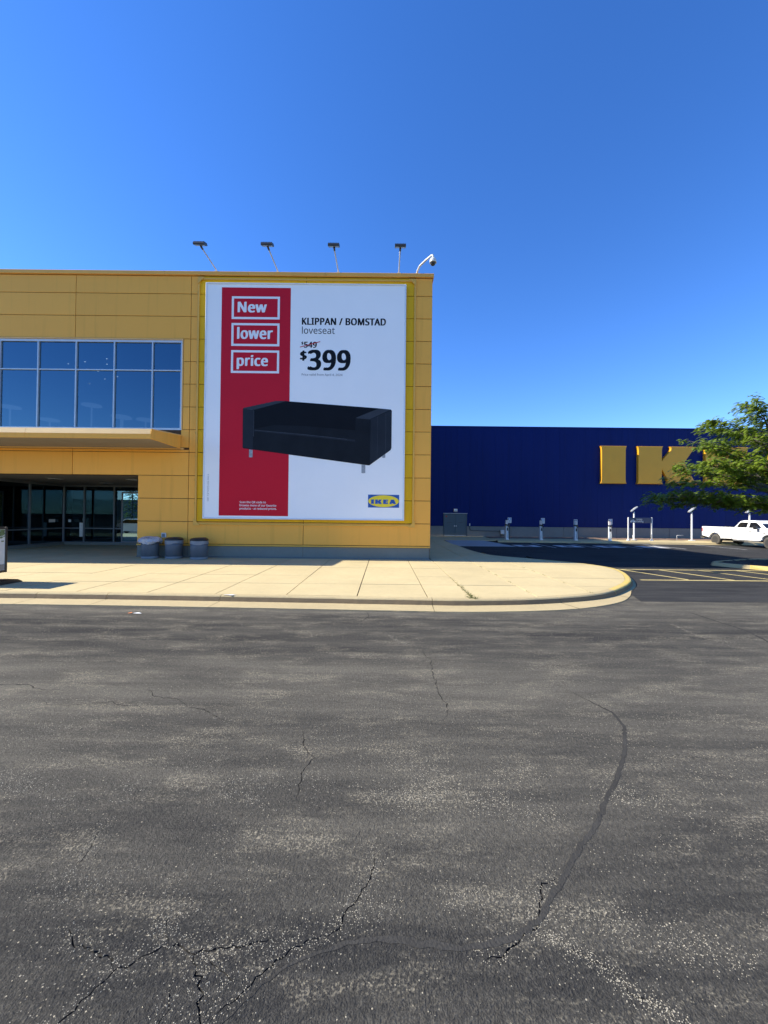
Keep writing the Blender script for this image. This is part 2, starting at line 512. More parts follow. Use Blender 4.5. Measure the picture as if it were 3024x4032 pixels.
    def build(self, name, material, parent=None, smooth=False, recalc=True):
        off = ROOTLOC.get(parent.name, Vector((0, 0, 0))) if parent is not None else Vector((0, 0, 0))
        me = bpy.data.meshes.new(name)
        me.from_pydata([(a - off.x, b - off.y, c - off.z) for a, b, c in self.v], [], self.f)
        if recalc:
            bm = bmesh.new()
            bm.from_mesh(me)
            bmesh.ops.recalc_face_normals(bm, faces=list(bm.faces))
            bm.to_mesh(me)
            bm.free()
        me.materials.append(M[material] if isinstance(material, str) else material)
        if smooth:
            for p in me.polygons:
                p.use_smooth = True
        o = bpy.data.objects.new(name, me)
        COL.objects.link(o)
        if parent is not None:
            o.parent = parent
            ROOTLOC[o.name] = off
        return o


ROOTLOC = {}


def tag(o, label, cat, group=None):
    o['label'] = label
    o['category'] = cat
    if group:
        o['group'] = group
    return o


def thing(name, label, cat, loc=(0, 0, 0), group=None, local=False):
    """an Empty at the thing's base; parts are written in world coordinates unless local"""
    o = bpy.data.objects.new(name, None)
    COL.objects.link(o)
    o.location = loc
    o.empty_display_size = 0.3
    ROOTLOC[o.name] = Vector((0, 0, 0)) if local else Vector(loc)
    return tag(o, label, cat, group)


def structure(o):
    o['kind'] = 'structure'
    return o


def copy_tree(o, parent=None):
    c = o.copy()
    COL.objects.link(c)
    c.parent = parent
    for ch in o.children:
        copy_tree(ch, c)
    return c


# ---------------------------------------------------------------- lettering
GLYPHS = json.loads(r'''{"$":[561,[[248,48,143,57,97,67,61,80,61,164,146,136,198,127,248,124,248,322,189,341,142,362,106,388,81,419,66,455,61,498,67,543,84,580,112,611,149,635,195,651,248,658,248,744,311,744,311,659,360,656,405,648,483,623,457,550,388,572,311,584,311,387,419,348,456,324,484,296,500,260,506,216,493,154,455,104,393,70,311,52,311,-57,248,-57],[311,128,361,138,395,155,415,180,422,210,419,232,412,250,398,266,378,278,311,301],[248,582,216,578,190,570,170,558,156,543,148,525,145,505,147,481,154,461,167,445,186,431,248,409]]],",":[263,[[188,103,166,28,136,-51,104,-126,40,-126,59,-47,76,38,89,114,181,114]]],"-":[316,[[39,225,39,301,276,301,276,225]]],".":[263,[[71,53,75,84,88,104,108,115,130,119,154,115,174,104,188,84,192,53,188,23,174,2,154,-10,130,-14,108,-10,88,2,75,23]]],"/":[365,[[355,700,94,0,10,0,271,700]]],"0":[561,[[513,351,510,270,500,199,483,137,459,86,427,45,387,15,338,-4,279,-10,208,1,150,33,105,86,73,157,54,246,48,351,54,456,71,545,101,616,145,668,204,700,279,711,351,700,410,668,455,616,487,545,506,456],[134,351,138,263,149,191,167,135,195,96,232,72,279,64,327,72,364,95,392,135,411,191,422,263,425,351,422,439,411,510,392,566,364,605,327,629,279,637,232,629,195,605,167,566,149,510,138,439]]],"2":[561,[[510,0,47,0,47,72,230,257,320,351,351,392,375,432,388,473,393,519,385,569,359,606,319,629,270,636,222,632,180,619,141,598,101,570,55,627,115,670,187,699,227,707,270,710,331,704,382,687,424,660,455,623,475,577,481,524,476,470,459,421,432,373,396,326,302,226,156,82,156,78,510,78]]],"3":[561,[[483,536,479,492,466,455,444,424,415,399,380,381,338,369,338,365,412,347,464,312,495,262,505,199,498,142,476,91,440,48,389,17,321,-3,236,-10,134,-1,88,10,44,28,44,109,90,90,139,75,189,66,237,63,318,72,373,100,404,143,415,201,409,241,392,272,363,295,325,312,276,321,219,325,151,325,151,398,220,398,273,402,316,415,350,435,375,461,390,494,395,530,387,576,361,609,320,630,268,637,200,630,144,609,91,578,48,637,90,665,141,688,200,704,267,710,318,707,362,698,400,682,430,661,453,635,470,605,480,572]]],"4":[561,[[541,159,439,159,439,0,356,0,356,159,21,159,21,232,350,704,439,704,439,236,541,236],[356,457,356,503,358,543,359,579,361,612,357,612,337,572,315,535,105,236,356,236]]],"5":[561,[[270,429,337,423,394,405,441,375,476,335,498,284,505,224,497,156,474,99,435,52,384,18,319,-3,243,-10,191,-7,142,0,98,12,62,28,62,110,101,91,148,76,197,67,244,64,293,68,335,80,369,100,395,130,411,168,417,215,406,275,375,320,320,348,241,357,178,352,122,342,78,370,105,700,456,700,456,622,178,622,162,419,207,425]]],"9":[561,[[510,401,501,282,490,224,473,170,448,121,416,77,375,41,324,13,262,-4,188,-10,143,-7,100,0,100,74,141,64,186,61,249,66,300,83,340,110,371,145,393,187,409,235,418,288,423,343,417,343,379,302,355,285,325,273,290,264,250,262,194,268,145,287,104,317,74,359,55,411,49,474,56,542,77,600,110,647,155,681,209,703,273,710,321,705,366,691,406,667,441,633,470,590,492,537,505,474],[273,637,217,627,173,597,144,546,134,475,143,414,167,368,209,339,269,329,312,334,350,349,381,370,403,397,418,427,423,458,413,521,402,552,385,579,364,603,338,622,308,633]]],"A":[626,[[534,0,450,217,173,217,89,0,0,0,274,703,353,703,625,0],[345,507,335,535,322,578,312,612,301,572,291,535,281,507,202,295,424,295]]],"B":[637,[[295,700,410,690,494,661,523,638,544,608,557,571,561,526,557,488,546,453,527,424,500,400,467,383,427,372,427,367,469,357,507,341,539,319,564,288,579,249,584,199,577,140,555,91,519,51,471,23,411,6,341,0,95,0,95,700],[313,402,389,409,436,431,461,467,470,517,459,566,429,600,376,618,299,625,183,625,183,402],[183,328,183,75,325,75,403,84,454,111,481,153,490,206,486,241,474,271,452,295,420,313,376,325,318,328]]],"D":[716,[[656,357,645,249,612,160,559,90,487,40,397,10,290,0,95,0,95,700,311,700,410,690,494,661,563,612,614,546,645,460],[563,354,555,439,532,507,494,559,442,596,376,617,298,625,183,625,183,75,278,75,345,80,403,93,452,115,492,146,523,185,545,233,558,289]]],"E":[545,[[486,0,95,0,95,700,486,700,486,623,183,623,183,404,469,404,469,327,183,327,183,77,486,77]]],"F":[509,[[183,0,95,0,95,700,486,700,486,623,183,623,183,375,468,375,468,297,183,297]]],"H":[726,[[630,0,542,0,542,326,183,326,183,0,95,0,95,700,183,700,183,404,542,404,542,700,630,700]]],"I":[332,[[292,0,39,0,39,51,122,70,122,629,39,649,39,700,292,700,292,649,210,629,210,70,292,51]]],"K":[607,[[607,0,503,0,255,334,183,272,183,0,95,0,95,700,183,700,183,355,243,422,304,488,493,700,596,700,319,395]]],"L":[514,[[95,0,95,700,183,700,183,78,489,78,489,0]]],"M":[889,[[404,0,174,614,170,614,173,564,175,498,176,425,176,0,95,0,95,700,225,700,441,126,445,126,665,700,794,700,794,0,707,0,707,430,708,499,711,562,714,613,710,613,476,0]]],"N":[745,[[650,0,547,0,173,581,169,581,172,528,175,462,176,391,176,0,95,0,95,700,197,700,571,121,575,121,572,168,569,236,568,305,568,700,650,700]]],"O":[766,[[706,351,701,273,685,203,660,142,624,89,578,47,523,16,458,-3,383,-10,306,-3,240,16,185,48,139,90,104,142,79,204,65,274,60,352,69,453,95,540,140,612,202,666,284,700,384,711,481,700,561,666,624,613,669,541,697,453],[153,351,159,269,177,199,209,143,253,101,312,75,383,67,456,75,513,101,557,143,588,199,607,269,613,351,609,414,599,469,582,517,558,558,526,591,487,615,440,629,384,633,312,625,253,600,209,558,177,502,159,433]]],"P":[593,[[280,700,344,697,399,687,444,670,480,646,508,616,527,581,539,540,543,494,540,452,529,411,510,374,482,340,445,312,396,291,336,277,264,273,183,273,183,0,95,0,95,700],[273,625,183,625,183,348,254,348,315,352,365,362,403,381,430,408,447,444,452,490,441,549,409,591,353,616]]],"Q":[766,[[706,351,700,270,683,196,654,132,615,78,564,37,502,8,670,-167,543,-167,408,-9,396,-9,383,-10,306,-3,240,16,185,48,139,90,104,142,79,204,65,274,60,352,69,453,95,540,140,612,202,666,284,700,384,711,481,700,561,666,624,613,669,541,697,453],[153,351,159,269,177,199,209,143,253,101,312,75,383,67,456,75,513,101,557,143,588,199,607,269,613,351,609,414,599,469,582,517,558,558,526,591,487,615,440,629,384,633,312,625,253,600,209,558,177,502,159,433]]],"R":[610,[[288,700,368,694,432,678,481,650,516,612,536,562,543,501,538,450,523,408,499,374,470,349,437,329,403,314,595,0,492,0,323,289,183,289,183,0,95,0,95,700],[283,624,183,624,183,364,288,364,362,372,413,398,442,439,452,497,447,538,434,571,411,594,378,611,336,620]]],"S":[538,[[492,187,485,129,462,81,425,42,375,14,314,-4,242,-10,167,-6,102,5,50,24,50,108,138,79,191,70,246,67,294,70,333,80,364,97,386,120,400,147,404,179,400,211,389,237,369,260,339,281,239,324,160,359,129,380,104,403,84,429,70,459,62,493,59,531,66,583,87,627,121,662,166,688,220,704,282,710,338,707,388,699,475,671,448,595,369,622,326,630,280,632,240,629,207,620,181,604,163,584,152,559,148,530,152,498,163,472,182,449,211,429,301,389,358,366,405,341,443,312,470,278,487,237]]],"T":[545,[[317,0,228,0,228,623,10,623,10,700,534,700,534,623,317,623]]],"V":[588,[[588,700,338,0,250,0,0,700,92,700,250,251,269,196,283,146,294,98,305,146,320,197,338,253,495,700]]],"Z":[561,[[523,0,37,0,37,67,406,622,49,622,49,700,513,700,513,633,144,78,523,78]]],"a":[550,[[282,534,366,524,425,492,445,468,459,437,468,401,471,358,471,0,408,0,391,75,387,75,341,27,315,10,286,-1,252,-8,211,-10,166,-6,126,7,92,28,67,58,50,98,45,146,49,183,61,216,80,244,107,267,185,300,297,314,386,317,386,348,379,404,358,439,324,458,277,465,237,462,199,452,129,425,103,489,184,521,232,531],[308,254,225,244,172,223,144,189,134,145,141,107,161,80,192,65,230,60,291,69,341,97,374,143,385,210,385,257]]],"b":[603,[[170,564,168,501,165,456,170,456,196,487,231,512,276,529,332,534,379,530,421,517,458,496,490,466,516,428,534,381,545,326,549,263,542,180,522,112,490,59,446,21,393,-2,332,-10,276,-4,231,13,196,37,170,67,163,67,145,0,83,0,83,745,170,745],[318,463,268,457,229,442,202,415,183,377,173,327,170,266,170,262,178,176,201,113,221,91,247,75,280,65,320,62,353,65,381,75,405,91,425,114,451,177,460,264,451,350,425,413,405,435,381,450,352,460]]],"c":[471,[[294,-10,228,-3,170,19,122,55,85,107,62,175,54,260,62,348,86,418,124,470,174,507,233,528,300,535,377,527,438,507,412,435,357,452,298,460,250,454,211,437,181,409,160,371,147,321,143,261,147,203,160,154,181,115,210,87,247,70,293,65,334,67,369,74,429,95,429,19,371,-2]]],"d":[603,[[270,-10,223,-6,181,7,145,29,113,58,87,97,69,143,58,198,54,262,58,325,69,381,87,427,113,466,145,496,182,518,224,531,271,535,309,533,342,525,371,513,395,497,433,458,439,458,436,496,433,535,433,745,520,745,520,0,450,0,437,71,433,71,395,30,370,14,342,1,308,-7],[283,62,322,65,354,73,380,87,400,107,426,165,434,245,434,261,426,347,402,411,382,434,356,451,323,460,282,464,250,460,221,450,198,433,178,408,152,344,143,260,152,176,178,114,198,91,222,75,250,65]]],"e":[553,[[286,535,349,528,402,506,445,470,477,423,496,365,503,298,503,246,143,246,156,168,189,110,241,75,311,64,358,66,400,73,479,100,479,25,400,-1,307,-10,237,-2,175,21,124,58,86,111,62,178,54,259,61,339,83,407,118,462,164,502,221,527],[285,465,230,455,188,425,159,378,145,315,413,315,409,357,399,393,382,423,357,446,325,460]]],"f":[337,[[325,459,193,459,193,0,107,0,107,459,15,459,15,499,107,528,107,559,112,620,127,669,152,705,185,730,227,745,277,750,335,745,379,732,357,665,321,675,278,679,241,672,214,650,198,613,193,560,193,525,325,525]]],"g":[603,[[270,535,319,530,363,516,402,491,434,456,439,456,451,525,520,525,520,-9,513,-77,494,-134,462,-178,417,-210,358,-229,284,-235,180,-227,135,-217,95,-202,95,-123,136,-140,182,-153,234,-161,289,-164,350,-154,396,-124,425,-77,434,-16,434,5,435,39,437,70,433,70,403,35,365,10,321,-5,271,-10,222,-5,180,8,143,30,111,62,86,101,68,148,58,201,54,262,58,321,68,374,86,421,111,461,143,494,180,517,222,531],[281,463,241,457,206,439,179,410,159,371,147,321,143,261,152,175,179,112,199,90,223,74,251,64,283,61,321,63,352,71,378,84,399,103,415,129,426,160,433,197,435,241,435,262,431,326,419,377,398,416,369,442,330,458]]],"h":[606,[[170,526,168,488,165,453,171,453,189,478,213,498,240,514,270,525,334,534,393,529,441,514,478,489,505,452,521,403,526,342,526,0,441,0,441,336,434,392,413,431,376,455,324,463,271,457,231,441,203,413,184,376,173,329,170,272,170,0,83,0,83,745,170,745]]],"i":[253,[[170,525,170,0,83,0,83,525],[127,723,146,719,162,709,174,692,177,668,174,644,162,626,146,616,127,613,108,616,91,626,80,644,76,668,80,692,91,709,108,719]]],"k":[524,[[169,356,167,315,165,271,169,271,186,293,210,323,231,348,399,525,500,525,287,301,515,0,411,0,228,245,169,193,169,0,83,0,83,745,169,745]]],"l":[253,[[170,0,83,0,83,745,170,745]]],"m":[917,[[660,535,738,524,793,490,826,430,837,342,837,0,752,0,752,338,745,392,726,431,693,455,645,463,580,452,536,419,511,364,503,290,503,0,418,0,418,338,415,376,406,407,391,432,371,449,344,459,310,463,262,457,226,441,200,414,183,376,173,329,170,273,170,0,83,0,83,525,153,525,166,454,171,454,189,479,211,500,237,515,265,526,325,535,381,530,427,514,462,486,486,447,491,447,522,486,563,514,610,530]]],"n":[606,[[336,535,419,524,478,490,499,463,514,430,523,390,526,342,526,0,441,0,441,336,434,392,413,431,376,455,324,463,283,460,250,450,223,435,203,414,178,354,170,273,170,0,83,0,83,525,153,525,166,454,171,454,190,479,214,500,242,515,272,526]]],"o":[593,[[540,264,536,202,523,148,502,101,474,62,439,31,397,8,348,-5,295,-10,245,-5,199,8,158,31,123,62,94,101,72,148,58,202,54,264,61,344,83,411,119,464,168,503,228,527,298,535,365,527,424,503,473,464,509,411,532,344],[143,264,147,206,159,156,180,116,210,86,249,68,297,62,345,68,384,86,414,116,435,156,447,206,451,264,447,322,434,371,413,410,384,439,345,457,296,463,259,459,227,450,200,433,179,410,152,347]]],"p":[603,[[333,535,380,531,421,518,458,497,490,468,516,430,534,383,545,328,549,264,542,181,522,113,490,60,447,21,394,-2,332,-10,294,-7,261,1,232,13,207,29,170,67,164,67,168,25,170,-20,170,-235,83,-235,83,525,154,525,166,454,170,454,207,495,232,512,260,525,294,533],[318,463,270,458,232,443,204,418,185,382,174,337,170,280,170,264,173,204,183,154,202,114,230,85,269,68,320,62,363,68,399,88,425,119,445,160,456,209,460,265,451,346,425,409,405,432,381,449,352,459]]],"r":[405,[[328,535,360,534,390,529,379,450,351,455,323,457,293,454,265,444,239,429,216,408,196,383,182,353,173,319,170,280,170,0,83,0,83,525,154,525,164,429,168,429,208,483,233,504,262,521,294,532]]],"s":[470,[[425,145,419,98,400,60,369,30,327,8,276,-5,216,-10,165,-8,121,-1,51,24,51,102,127,73,172,63,218,60,274,65,313,81,335,106,342,137,339,156,331,173,316,188,293,204,213,239,125,278,93,300,70,325,55,357,50,396,53,428,64,455,81,479,104,499,167,526,247,535,294,533,337,526,415,500,385,431,316,455,279,462,241,465,194,460,160,448,139,427,132,401,136,381,145,364,162,349,188,335,268,301,353,263,384,241,407,215,421,184]]],"t":[354,[[259,61,299,64,332,72,332,6,293,-5,244,-10,205,-6,168,4,137,24,112,54,96,96,90,153,90,459,16,459,16,500,91,534,125,646,176,646,176,525,328,525,328,459,176,459,176,155,182,113,200,84,226,67]]],"u":[606,[[523,525,523,0,452,0,439,70,435,70,416,45,392,25,364,9,334,-1,269,-10,211,-5,163,10,126,36,99,73,83,121,77,181,77,525,165,525,165,187,172,132,193,93,229,70,281,62,334,67,374,84,403,111,422,149,433,196,436,252,436,525]]],"v":[498,[[199,0,0,525,92,525,204,216,221,168,236,117,246,76,250,76,261,118,278,169,294,216,406,525,498,525,298,0]]],"w":[771,[[423,297,411,338,400,376,392,410,386,436,382,436,377,410,369,375,359,337,347,296,253,1,155,1,11,526,100,526,173,246,187,189,200,134,207,89,211,89,218,119,226,156,236,195,246,230,339,526,433,526,524,230,538,182,551,133,559,90,563,90,570,132,583,187,598,246,672,526,760,526,614,1,513,1]]],"y":[500,[[1,525,93,525,207,226,225,175,240,128,251,83,255,83,274,148,300,227,407,525,500,525,274,-73,253,-119,230,-158,202,-191,169,-215,130,-230,82,-235,41,-233,11,-227,11,-159,37,-163,69,-165,97,-162,121,-153,142,-140,159,-121,185,-72,213,-2]]],"\u00a9":[816,[[423,130,377,134,338,145,305,164,277,191,241,261,229,350,235,410,252,463,280,507,319,541,368,562,426,569,488,561,547,539,519,479,471,499,427,505,376,495,338,464,314,415,306,350,313,284,334,235,371,204,426,194,477,200,529,217,529,154,481,137],[408,-10,333,-3,264,17,202,49,150,92,106,144,75,206,55,275,48,350,55,425,75,494,106,556,150,608,202,651,264,683,333,703,408,710,480,703,548,683,609,651,662,608,706,556,740,494,761,425,768,350,761,275,741,206,709,144,666,92,613,49,552,17,483,-3],[408,42,469,48,525,65,577,92,623,129,660,174,688,226,706,285,712,350,706,412,689,470,662,522,626,568,582,605,530,634,472,652,408,658,344,652,285,635,233,608,189,571,153,526,125,474,109,415,103,350,109,288,125,230,153,178,189,132,233,95,285,66,344,48]]]," ":[260,[]]}''')


def text_part(body, x0, x1, zb, cap, y, material, parent, name='lettering', bold=0.0, turn=0.0, depth=0.0):
    """flat lettering in an x-z plane at depth y, facing -y; fitted to x0..x1 with cap height cap"""
    k = cap / 700.0
    rings = []
    pen = 0.0
    for ch in body:
        adv, rr = GLYPHS.get(ch, GLYPHS['o'])
        for r in rr:
            rings.append([(pen + r[i], r[i + 1]) for i in range(0, len(r), 2)])
        pen += adv + bold * 0.8
    xs = [p[0] for r in rings for p in r]
    lo, hi = min(xs) - bold, max(xs) + bold
    kx = (x1 - x0) / (hi - lo)
    cu = bpy.data.curves.new('lettering', 'CURVE')
    cu.dimensions = '2D'
    cu.fill_mode = 'BOTH'
    for r in rings:
        s = cu.splines.new('POLY')
        s.points.add(len(r) - 1)
        for i, (a, b) in enumerate(r):
            s.points[i].co = (a, b, 0, 1)
        s.use_cyclic_u = True
    tmp = bpy.data.objects.new('lettering', cu)
    COL.objects.link(tmp)
    dg = bpy.context.evaluated_depsgraph_get()
    me0 = bpy.data.meshes.new_from_object(tmp.evaluated_get(dg))
    ca, sa = math.cos(turn), math.sin(turn)
    mb = MB()
    # heavier weights: the outline swept sideways in hair-thin layers
    sh = [(0, 0)] if not bold else [(-1, -.3), (-.5, .3), (0, 0), (.5, -.3), (1, .3)]
    for j, (dx, dz) in enumerate(sh):
        vv = []
        for q in me0.vertices:
            a, b = (q.co.x + dx * bold - lo) * kx, (q.co.y + dz * bold) * k
            vv.append((x0 + a * ca - b * sa, y - j * .0004, zb + a * sa + b * ca))
        mb.add(vv, [tuple(p.vertices) for p in me0.polygons])
    bpy.data.objects.remove(tmp)
    bpy.data.meshes.remove(me0)
    bpy.data.curves.remove(cu)
    return mb.build(name, material, parent, recalc=False)


# ================================================================ SETTING: ground
def jag(pts, step, amp, seed):
    rnd = random.Random(seed)
    out = []
    for i in range(len(pts) - 1):
        a, b = Vector(pts[i] + (0,)), Vector(pts[i + 1] + (0,))
        n = max(1, int((b - a).length / step))
        nrm = Vector((-(b - a).y, (b - a).x, 0)).normalized()
        for k in range(n):
            p = a.lerp(b, k / n)
            if k or i:
                p = p + nrm * rnd.uniform(-amp, amp)
            out.append(p)
    out.append(Vector(pts[-1] + (0,)))
    return out


def ribbon(pts, w, seed, taper=True, wob=0.45):
    """outline polygon of an uneven strip along pts"""
    rnd = random.Random(seed + 99)
    n = len(pts)
    L, R = [], []
    for i, p in enumerate(pts):
        a, b = pts[max(0, i - 1)], pts[min(n - 1, i + 1)]
        d = (b - a).normalized()
        nr = Vector((-d.y, d.x, 0))
        t = i / (n - 1)
        ww = w * (1.0 if not taper else max(0.12, min(1.0, 6 * t, 6 * (1 - t))))
        L.append(p + nr * ww * 0.5 * (1 + rnd.uniform(-wob, wob)))
        R.append(p - nr * ww * 0.5 * (1 + rnd.uniform(-wob, wob)))
    return [(p.x, p.y) for p in R] + [(p.x, p.y) for p in reversed(L)]


CRACKS = [
    ([(-4.9, 4.44), (-4.44, 4.46), (-4.29, 4.48), (-4.13, 4.48), (-3.97, 4.4), (-3.84, 4.35), (-3.67, 4.36), (-3.5, 4.33)], .016),
    ([(-3.63, 4.11), (-3.45, 4.01), (-3.33, 4.01), (-2.98, 4.06), (-2.88, 4.09), (-2.76, 4.05), (-2.66, 4.0), (-2.55, 4.03), (-2.47, 3.98), (-2.36, 3.97)], .014),
    ([(-2.74, 4.5), (-2.6, 4.34), (-2.49, 4.22), (-2.29, 4.19), (-2.07, 4.08), (-2.02, 4.02), (-1.83, 3.95), (-1.67, 3.86), (-1.56, 3.77), (-1.5, 3.66)], .018),
    ([(-0.75, 3.66), (-0.68, 3.4), (-0.64, 3.29), (-0.56, 3.2), (-0.61, 3.04), (-0.61, 2.87), (-0.59, 2.75), (-0.59, 2.69)], .012),
    ([(0.37, 6.02), (0.59, 5.7), (0.67, 5.38), (0.64, 5.01), (0.65, 4.73), (0.63, 4.42), (0.66, 4.25), (0.7, 4.09), (0.66, 3.88), (0.54, 3.74)], .016),
    ([(-0.04, 2.36), (-0.04, 2.19), (-0.07, 2.12), (-0.11, 2.03), (-0.17, 1.96), (-0.2, 1.88), (-0.22, 1.86), (-0.32, 1.83), (-0.43, 1.775), (-0.53, 1.68), (-0.585, 1.62), (-0.64, 1.565), (-0.68, 1.50)], .009),
    ([(-1.51, 1.87), (-1.42, 1.81), (-1.33, 1.78), (-1.23, 1.75), (-1.2, 1.74), (-1.165, 1.705)], .012),
    ([(-1.33, 1.42), (-1.27, 1.5), (-1.23, 1.57), (-1.21, 1.62), (-1.16, 1.7), (-1.12, 1.72), (-1.06, 1.75), (-1.02, 1.78), (-0.97, 1.8), (-0.91, 1.8), (-0.84, 1.77), (-0.81, 1.78), (-0.73, 1.79), (-0.63, 1.81), (-0.51, 1.83), (-0.43, 1.81)], .012),
    ([(-0.84, 1.765), (-0.81, 1.71), (-0.77, 1.68), (-0.74, 1.62), (-0.73, 1.57), (-0.69, 1.52), (-0.69, 1.45)], .013),
    ([(-1.05, 1.92), (-1.02, 1.85), (-0.985, 1.815)], .007),
    ([(-0.78, 1.75), (-0.7, 1.71), (-0.62, 1.66)], .007),
    ([(-0.88, 1.64), (-0.85, 1.57), (-0.87, 1.50)], .006),
    ([(-1.77, 2.52), (-1.76, 2.42), (-1.73, 2.3), (-1.71, 2.18)], .006),
    ([(1.01, 2.17), (0.89, 2.12), (0.86, 2.06), (0.825, 2.0), (0.815, 1.96), (0.765, 1.9), (0.69, 1.855), (0.59, 1.805), (0.575, 1.785), (0.51, 1.765), (0.44, 1.77)], .012),
    ([(0.78, 1.87), (0.86, 1.83), (0.94, 1.77), (1.02, 1.73), (1.06, 1.69), (1.05, 1.64), (1.11, 1.62), (1.16, 1.58), (1.22, 1.52)], .007),
    ([(-0.35, 8.12), (-0.28, 7.6), (-0.45, 7.2)], .018),
]
SEALS = [
    ([(2.10, 4.6), (2.17, 4.45), (2.28, 4.18), (2.37, 3.98), (2.33, 3.72), (2.19, 3.48), (2.0, 3.21), (1.82, 2.98), (1.67, 2.83), (1.48, 2.61), (1.37, 2.49), (1.23, 2.37),
      (1.15, 2.29), (1.07, 2.21), (0.985, 2.12), (0.91, 2.05), (0.83, 1.96), (0.72, 1.885), (0.6, 1.84), (0.48, 1.81), (0.38, 1.80),
      (0.19, 1.82), (0.02, 1.84), (-0.15, 1.815), (-0.31, 1.765), (-0.41, 1.73), (-0.50, 1.655), (-0.555, 1.59), (-0.61, 1.53), (-0.66, 1.46)], .030),
    ([(6.56, 8.45), (6.55, 7.64), (6.54, 6.94), (6.31, 6.3), (6.1, 5.7)], .04),
]
SCARS = [([(5.49, 7.32), (5.42, 6.79), (5.41, 6.48), (5.46, 6.37), (5.69, 6.28)], .035),
         ([(0.37, 6.02), (0.20, 6.25), (0.08, 6.5)], .03)]

crack_polys = [ribbon(jag(p, 0.022 if p[0][1] < 3 else .04, w * 1.0, i), w * (.72 if p[0][1] < 3 else .55), i, True, .75) for i, (p, w) in enumerate(CRACKS)]
G = 600.0
cv = [Vector((-G, -G)), Vector((G, -G)), Vector((G, G)), Vector((-G, G)),
      Vector((-8, 0.5)), Vector((8, 0.5)), Vector((8, 8.4)), Vector((-8, 8.4))]
cf = []
for poly in crack_polys:
    s = len(cv)
    cv += [Vector(p) for p in poly]
    cf.append(list(range(s, len(cv))))
tv, te, tf, _ov, _oe, of = delaunay_2d_cdt(cv, [], cf, 0, 1e-5)
gmb = MB()
gmb.v = [(p.x, p.y, 0.0) for p in tv]
gmb.f = [tuple(t) for t, src in zip(tf, of) if not src]
ground = structure(gmb.build('ground', 'asphalt', recalc=False))
# each crack is a real groove in the sheet
byc = {}
for t, src in zip(tf, of):
    if src:
        byc.setdefault(src[0], []).append(t)
inside = set()
for t, src in zip(tf, of):
    if src:
        inside.add(tuple(sorted(t)))
for ci, tris in sorted(byc.items()):
    w = CRACKS[ci][1]
    dep = -0.014
    m = MB()
    cnt = {}
    for t in tris:
        for k in range(3):
            e = (t[k], t[(k + 1) % 3])
            cnt[tuple(sorted(e))] = cnt.get(tuple(sorted(e)), 0) + 1
    for t in tris:
        m.add([(tv[i].x, tv[i].y, dep) for i in t], [(0, 1, 2)])
    for (a, b), c in cnt.items():
        if c == 1:
            m.add([(tv[a].x, tv[a].y, 0), (tv[b].x, tv[b].y, 0), (tv[b].x, tv[b].y, dep), (tv[a].x, tv[a].y, dep)], [(0, 1, 2, 3)])
    m.build('crack', 'crack', ground, recalc=False)
for i, (p, w) in enumerate(SEALS):
    pts = jag(p, 0.03, 0.006, 50 + i)
    poly = ribbon(pts, w, 60 + i, True, 0.35)
    n = len(poly) // 2
    m = MB()
    m.v = [(a, b, 0.0015) for a, b in poly]
    m.f = [(k, k + 1, 2 * n - 2 - k, 2 * n - 1 - k) for k in range(n - 1)]
    m.build('sealant_strip', 'tar', ground, recalc=False)
# pale loose chips where the sealer has broken up
cm = MB()
rnd = random.Random(3)
samples = []
for i, (p, w) in enumerate(CRACKS):
    if p[0][1] < 3.0:
        q = jag(p, 0.012, 0.0, 1)
        for c in q:
            samples += [(c.x + rnd.gauss(0, .035), c.y + rnd.gauss(0, .03)) for _ in range(6)]
for p, w in SCARS:
    for c in jag(p, 0.02, 0.01, 4):
        samples += [(c.x + rnd.gauss(0, .02), c.y + rnd.gauss(0, .03)) for _ in range(6)]
for c in jag(CRACKS[14][0], .01, 0, 1):
    samples += [(c.x + rnd.gauss(0, .03), c.y + rnd.gauss(0, .02)) for _ in range(7)]
for _ in range(110000):
    y = 1.25 + 3.4 * rnd.random() ** 1.7
    x = rnd.uniform(-1.12, 1.12) * y
    f = noise.fractal(Vector((x * 1.6, y * 2.4, 3.0)), 1.0, 2.0, 5)
    band = math.exp(-((y - 1.95 - .10 * math.sin(x * 3)) / .13) ** 2) + .8 * math.exp(-((y - 2.85) / .35) ** 2) + .35 * math.exp(-((y - 3.8) / .4) ** 2) + .10
    if f + .16 > 0.12 + 0.75 * rnd.random() ** .6 - .25 * band and rnd.random() < band:
        samples.append((x, y))
for x, y in samples[:60000]:
    r = rnd.uniform(.0008, .0026) ** 1.0 * (1.0 if y < 2.6 else 1.3)
    a = rnd.random() * 6.283
    st = rnd.uniform(1.0, 1.7)
    ca, sa = math.cos(a) * r, math.sin(a) * r
    h = r * rnd.uniform(.35, .8)
    n0 = len(cm.v)
    cm.v += [(x + ca * st, y + sa * st, 0.0), (x - sa, y + ca, 0.0), (x - ca * st, y - sa * st, 0.0), (x + sa, y - ca, 0.0), (x, y, h)]
    cm.f += [(n0, n0 + 1, n0 + 4), (n0 + 1, n0 + 2, n0 + 4), (n0 + 2, n0 + 3, n0 + 4), (n0 + 3, n0, n0 + 4)]
chips = cm.build('loose_chips', 'chip', ground, recalc=False)
chips['kind'] = 'stuff'

# newer, darker asphalt of the parking lot on the right
lot = structure(MB().sheet([(6.2, 9.27), (90, 9.6), (90, 30.4), (4.0, 30.4), (4.0, 15.0), (8.2, 14.6)], 'z', 0.004).build('parking_lot', 'asphalt_new', recalc=False))
lz = 0.008


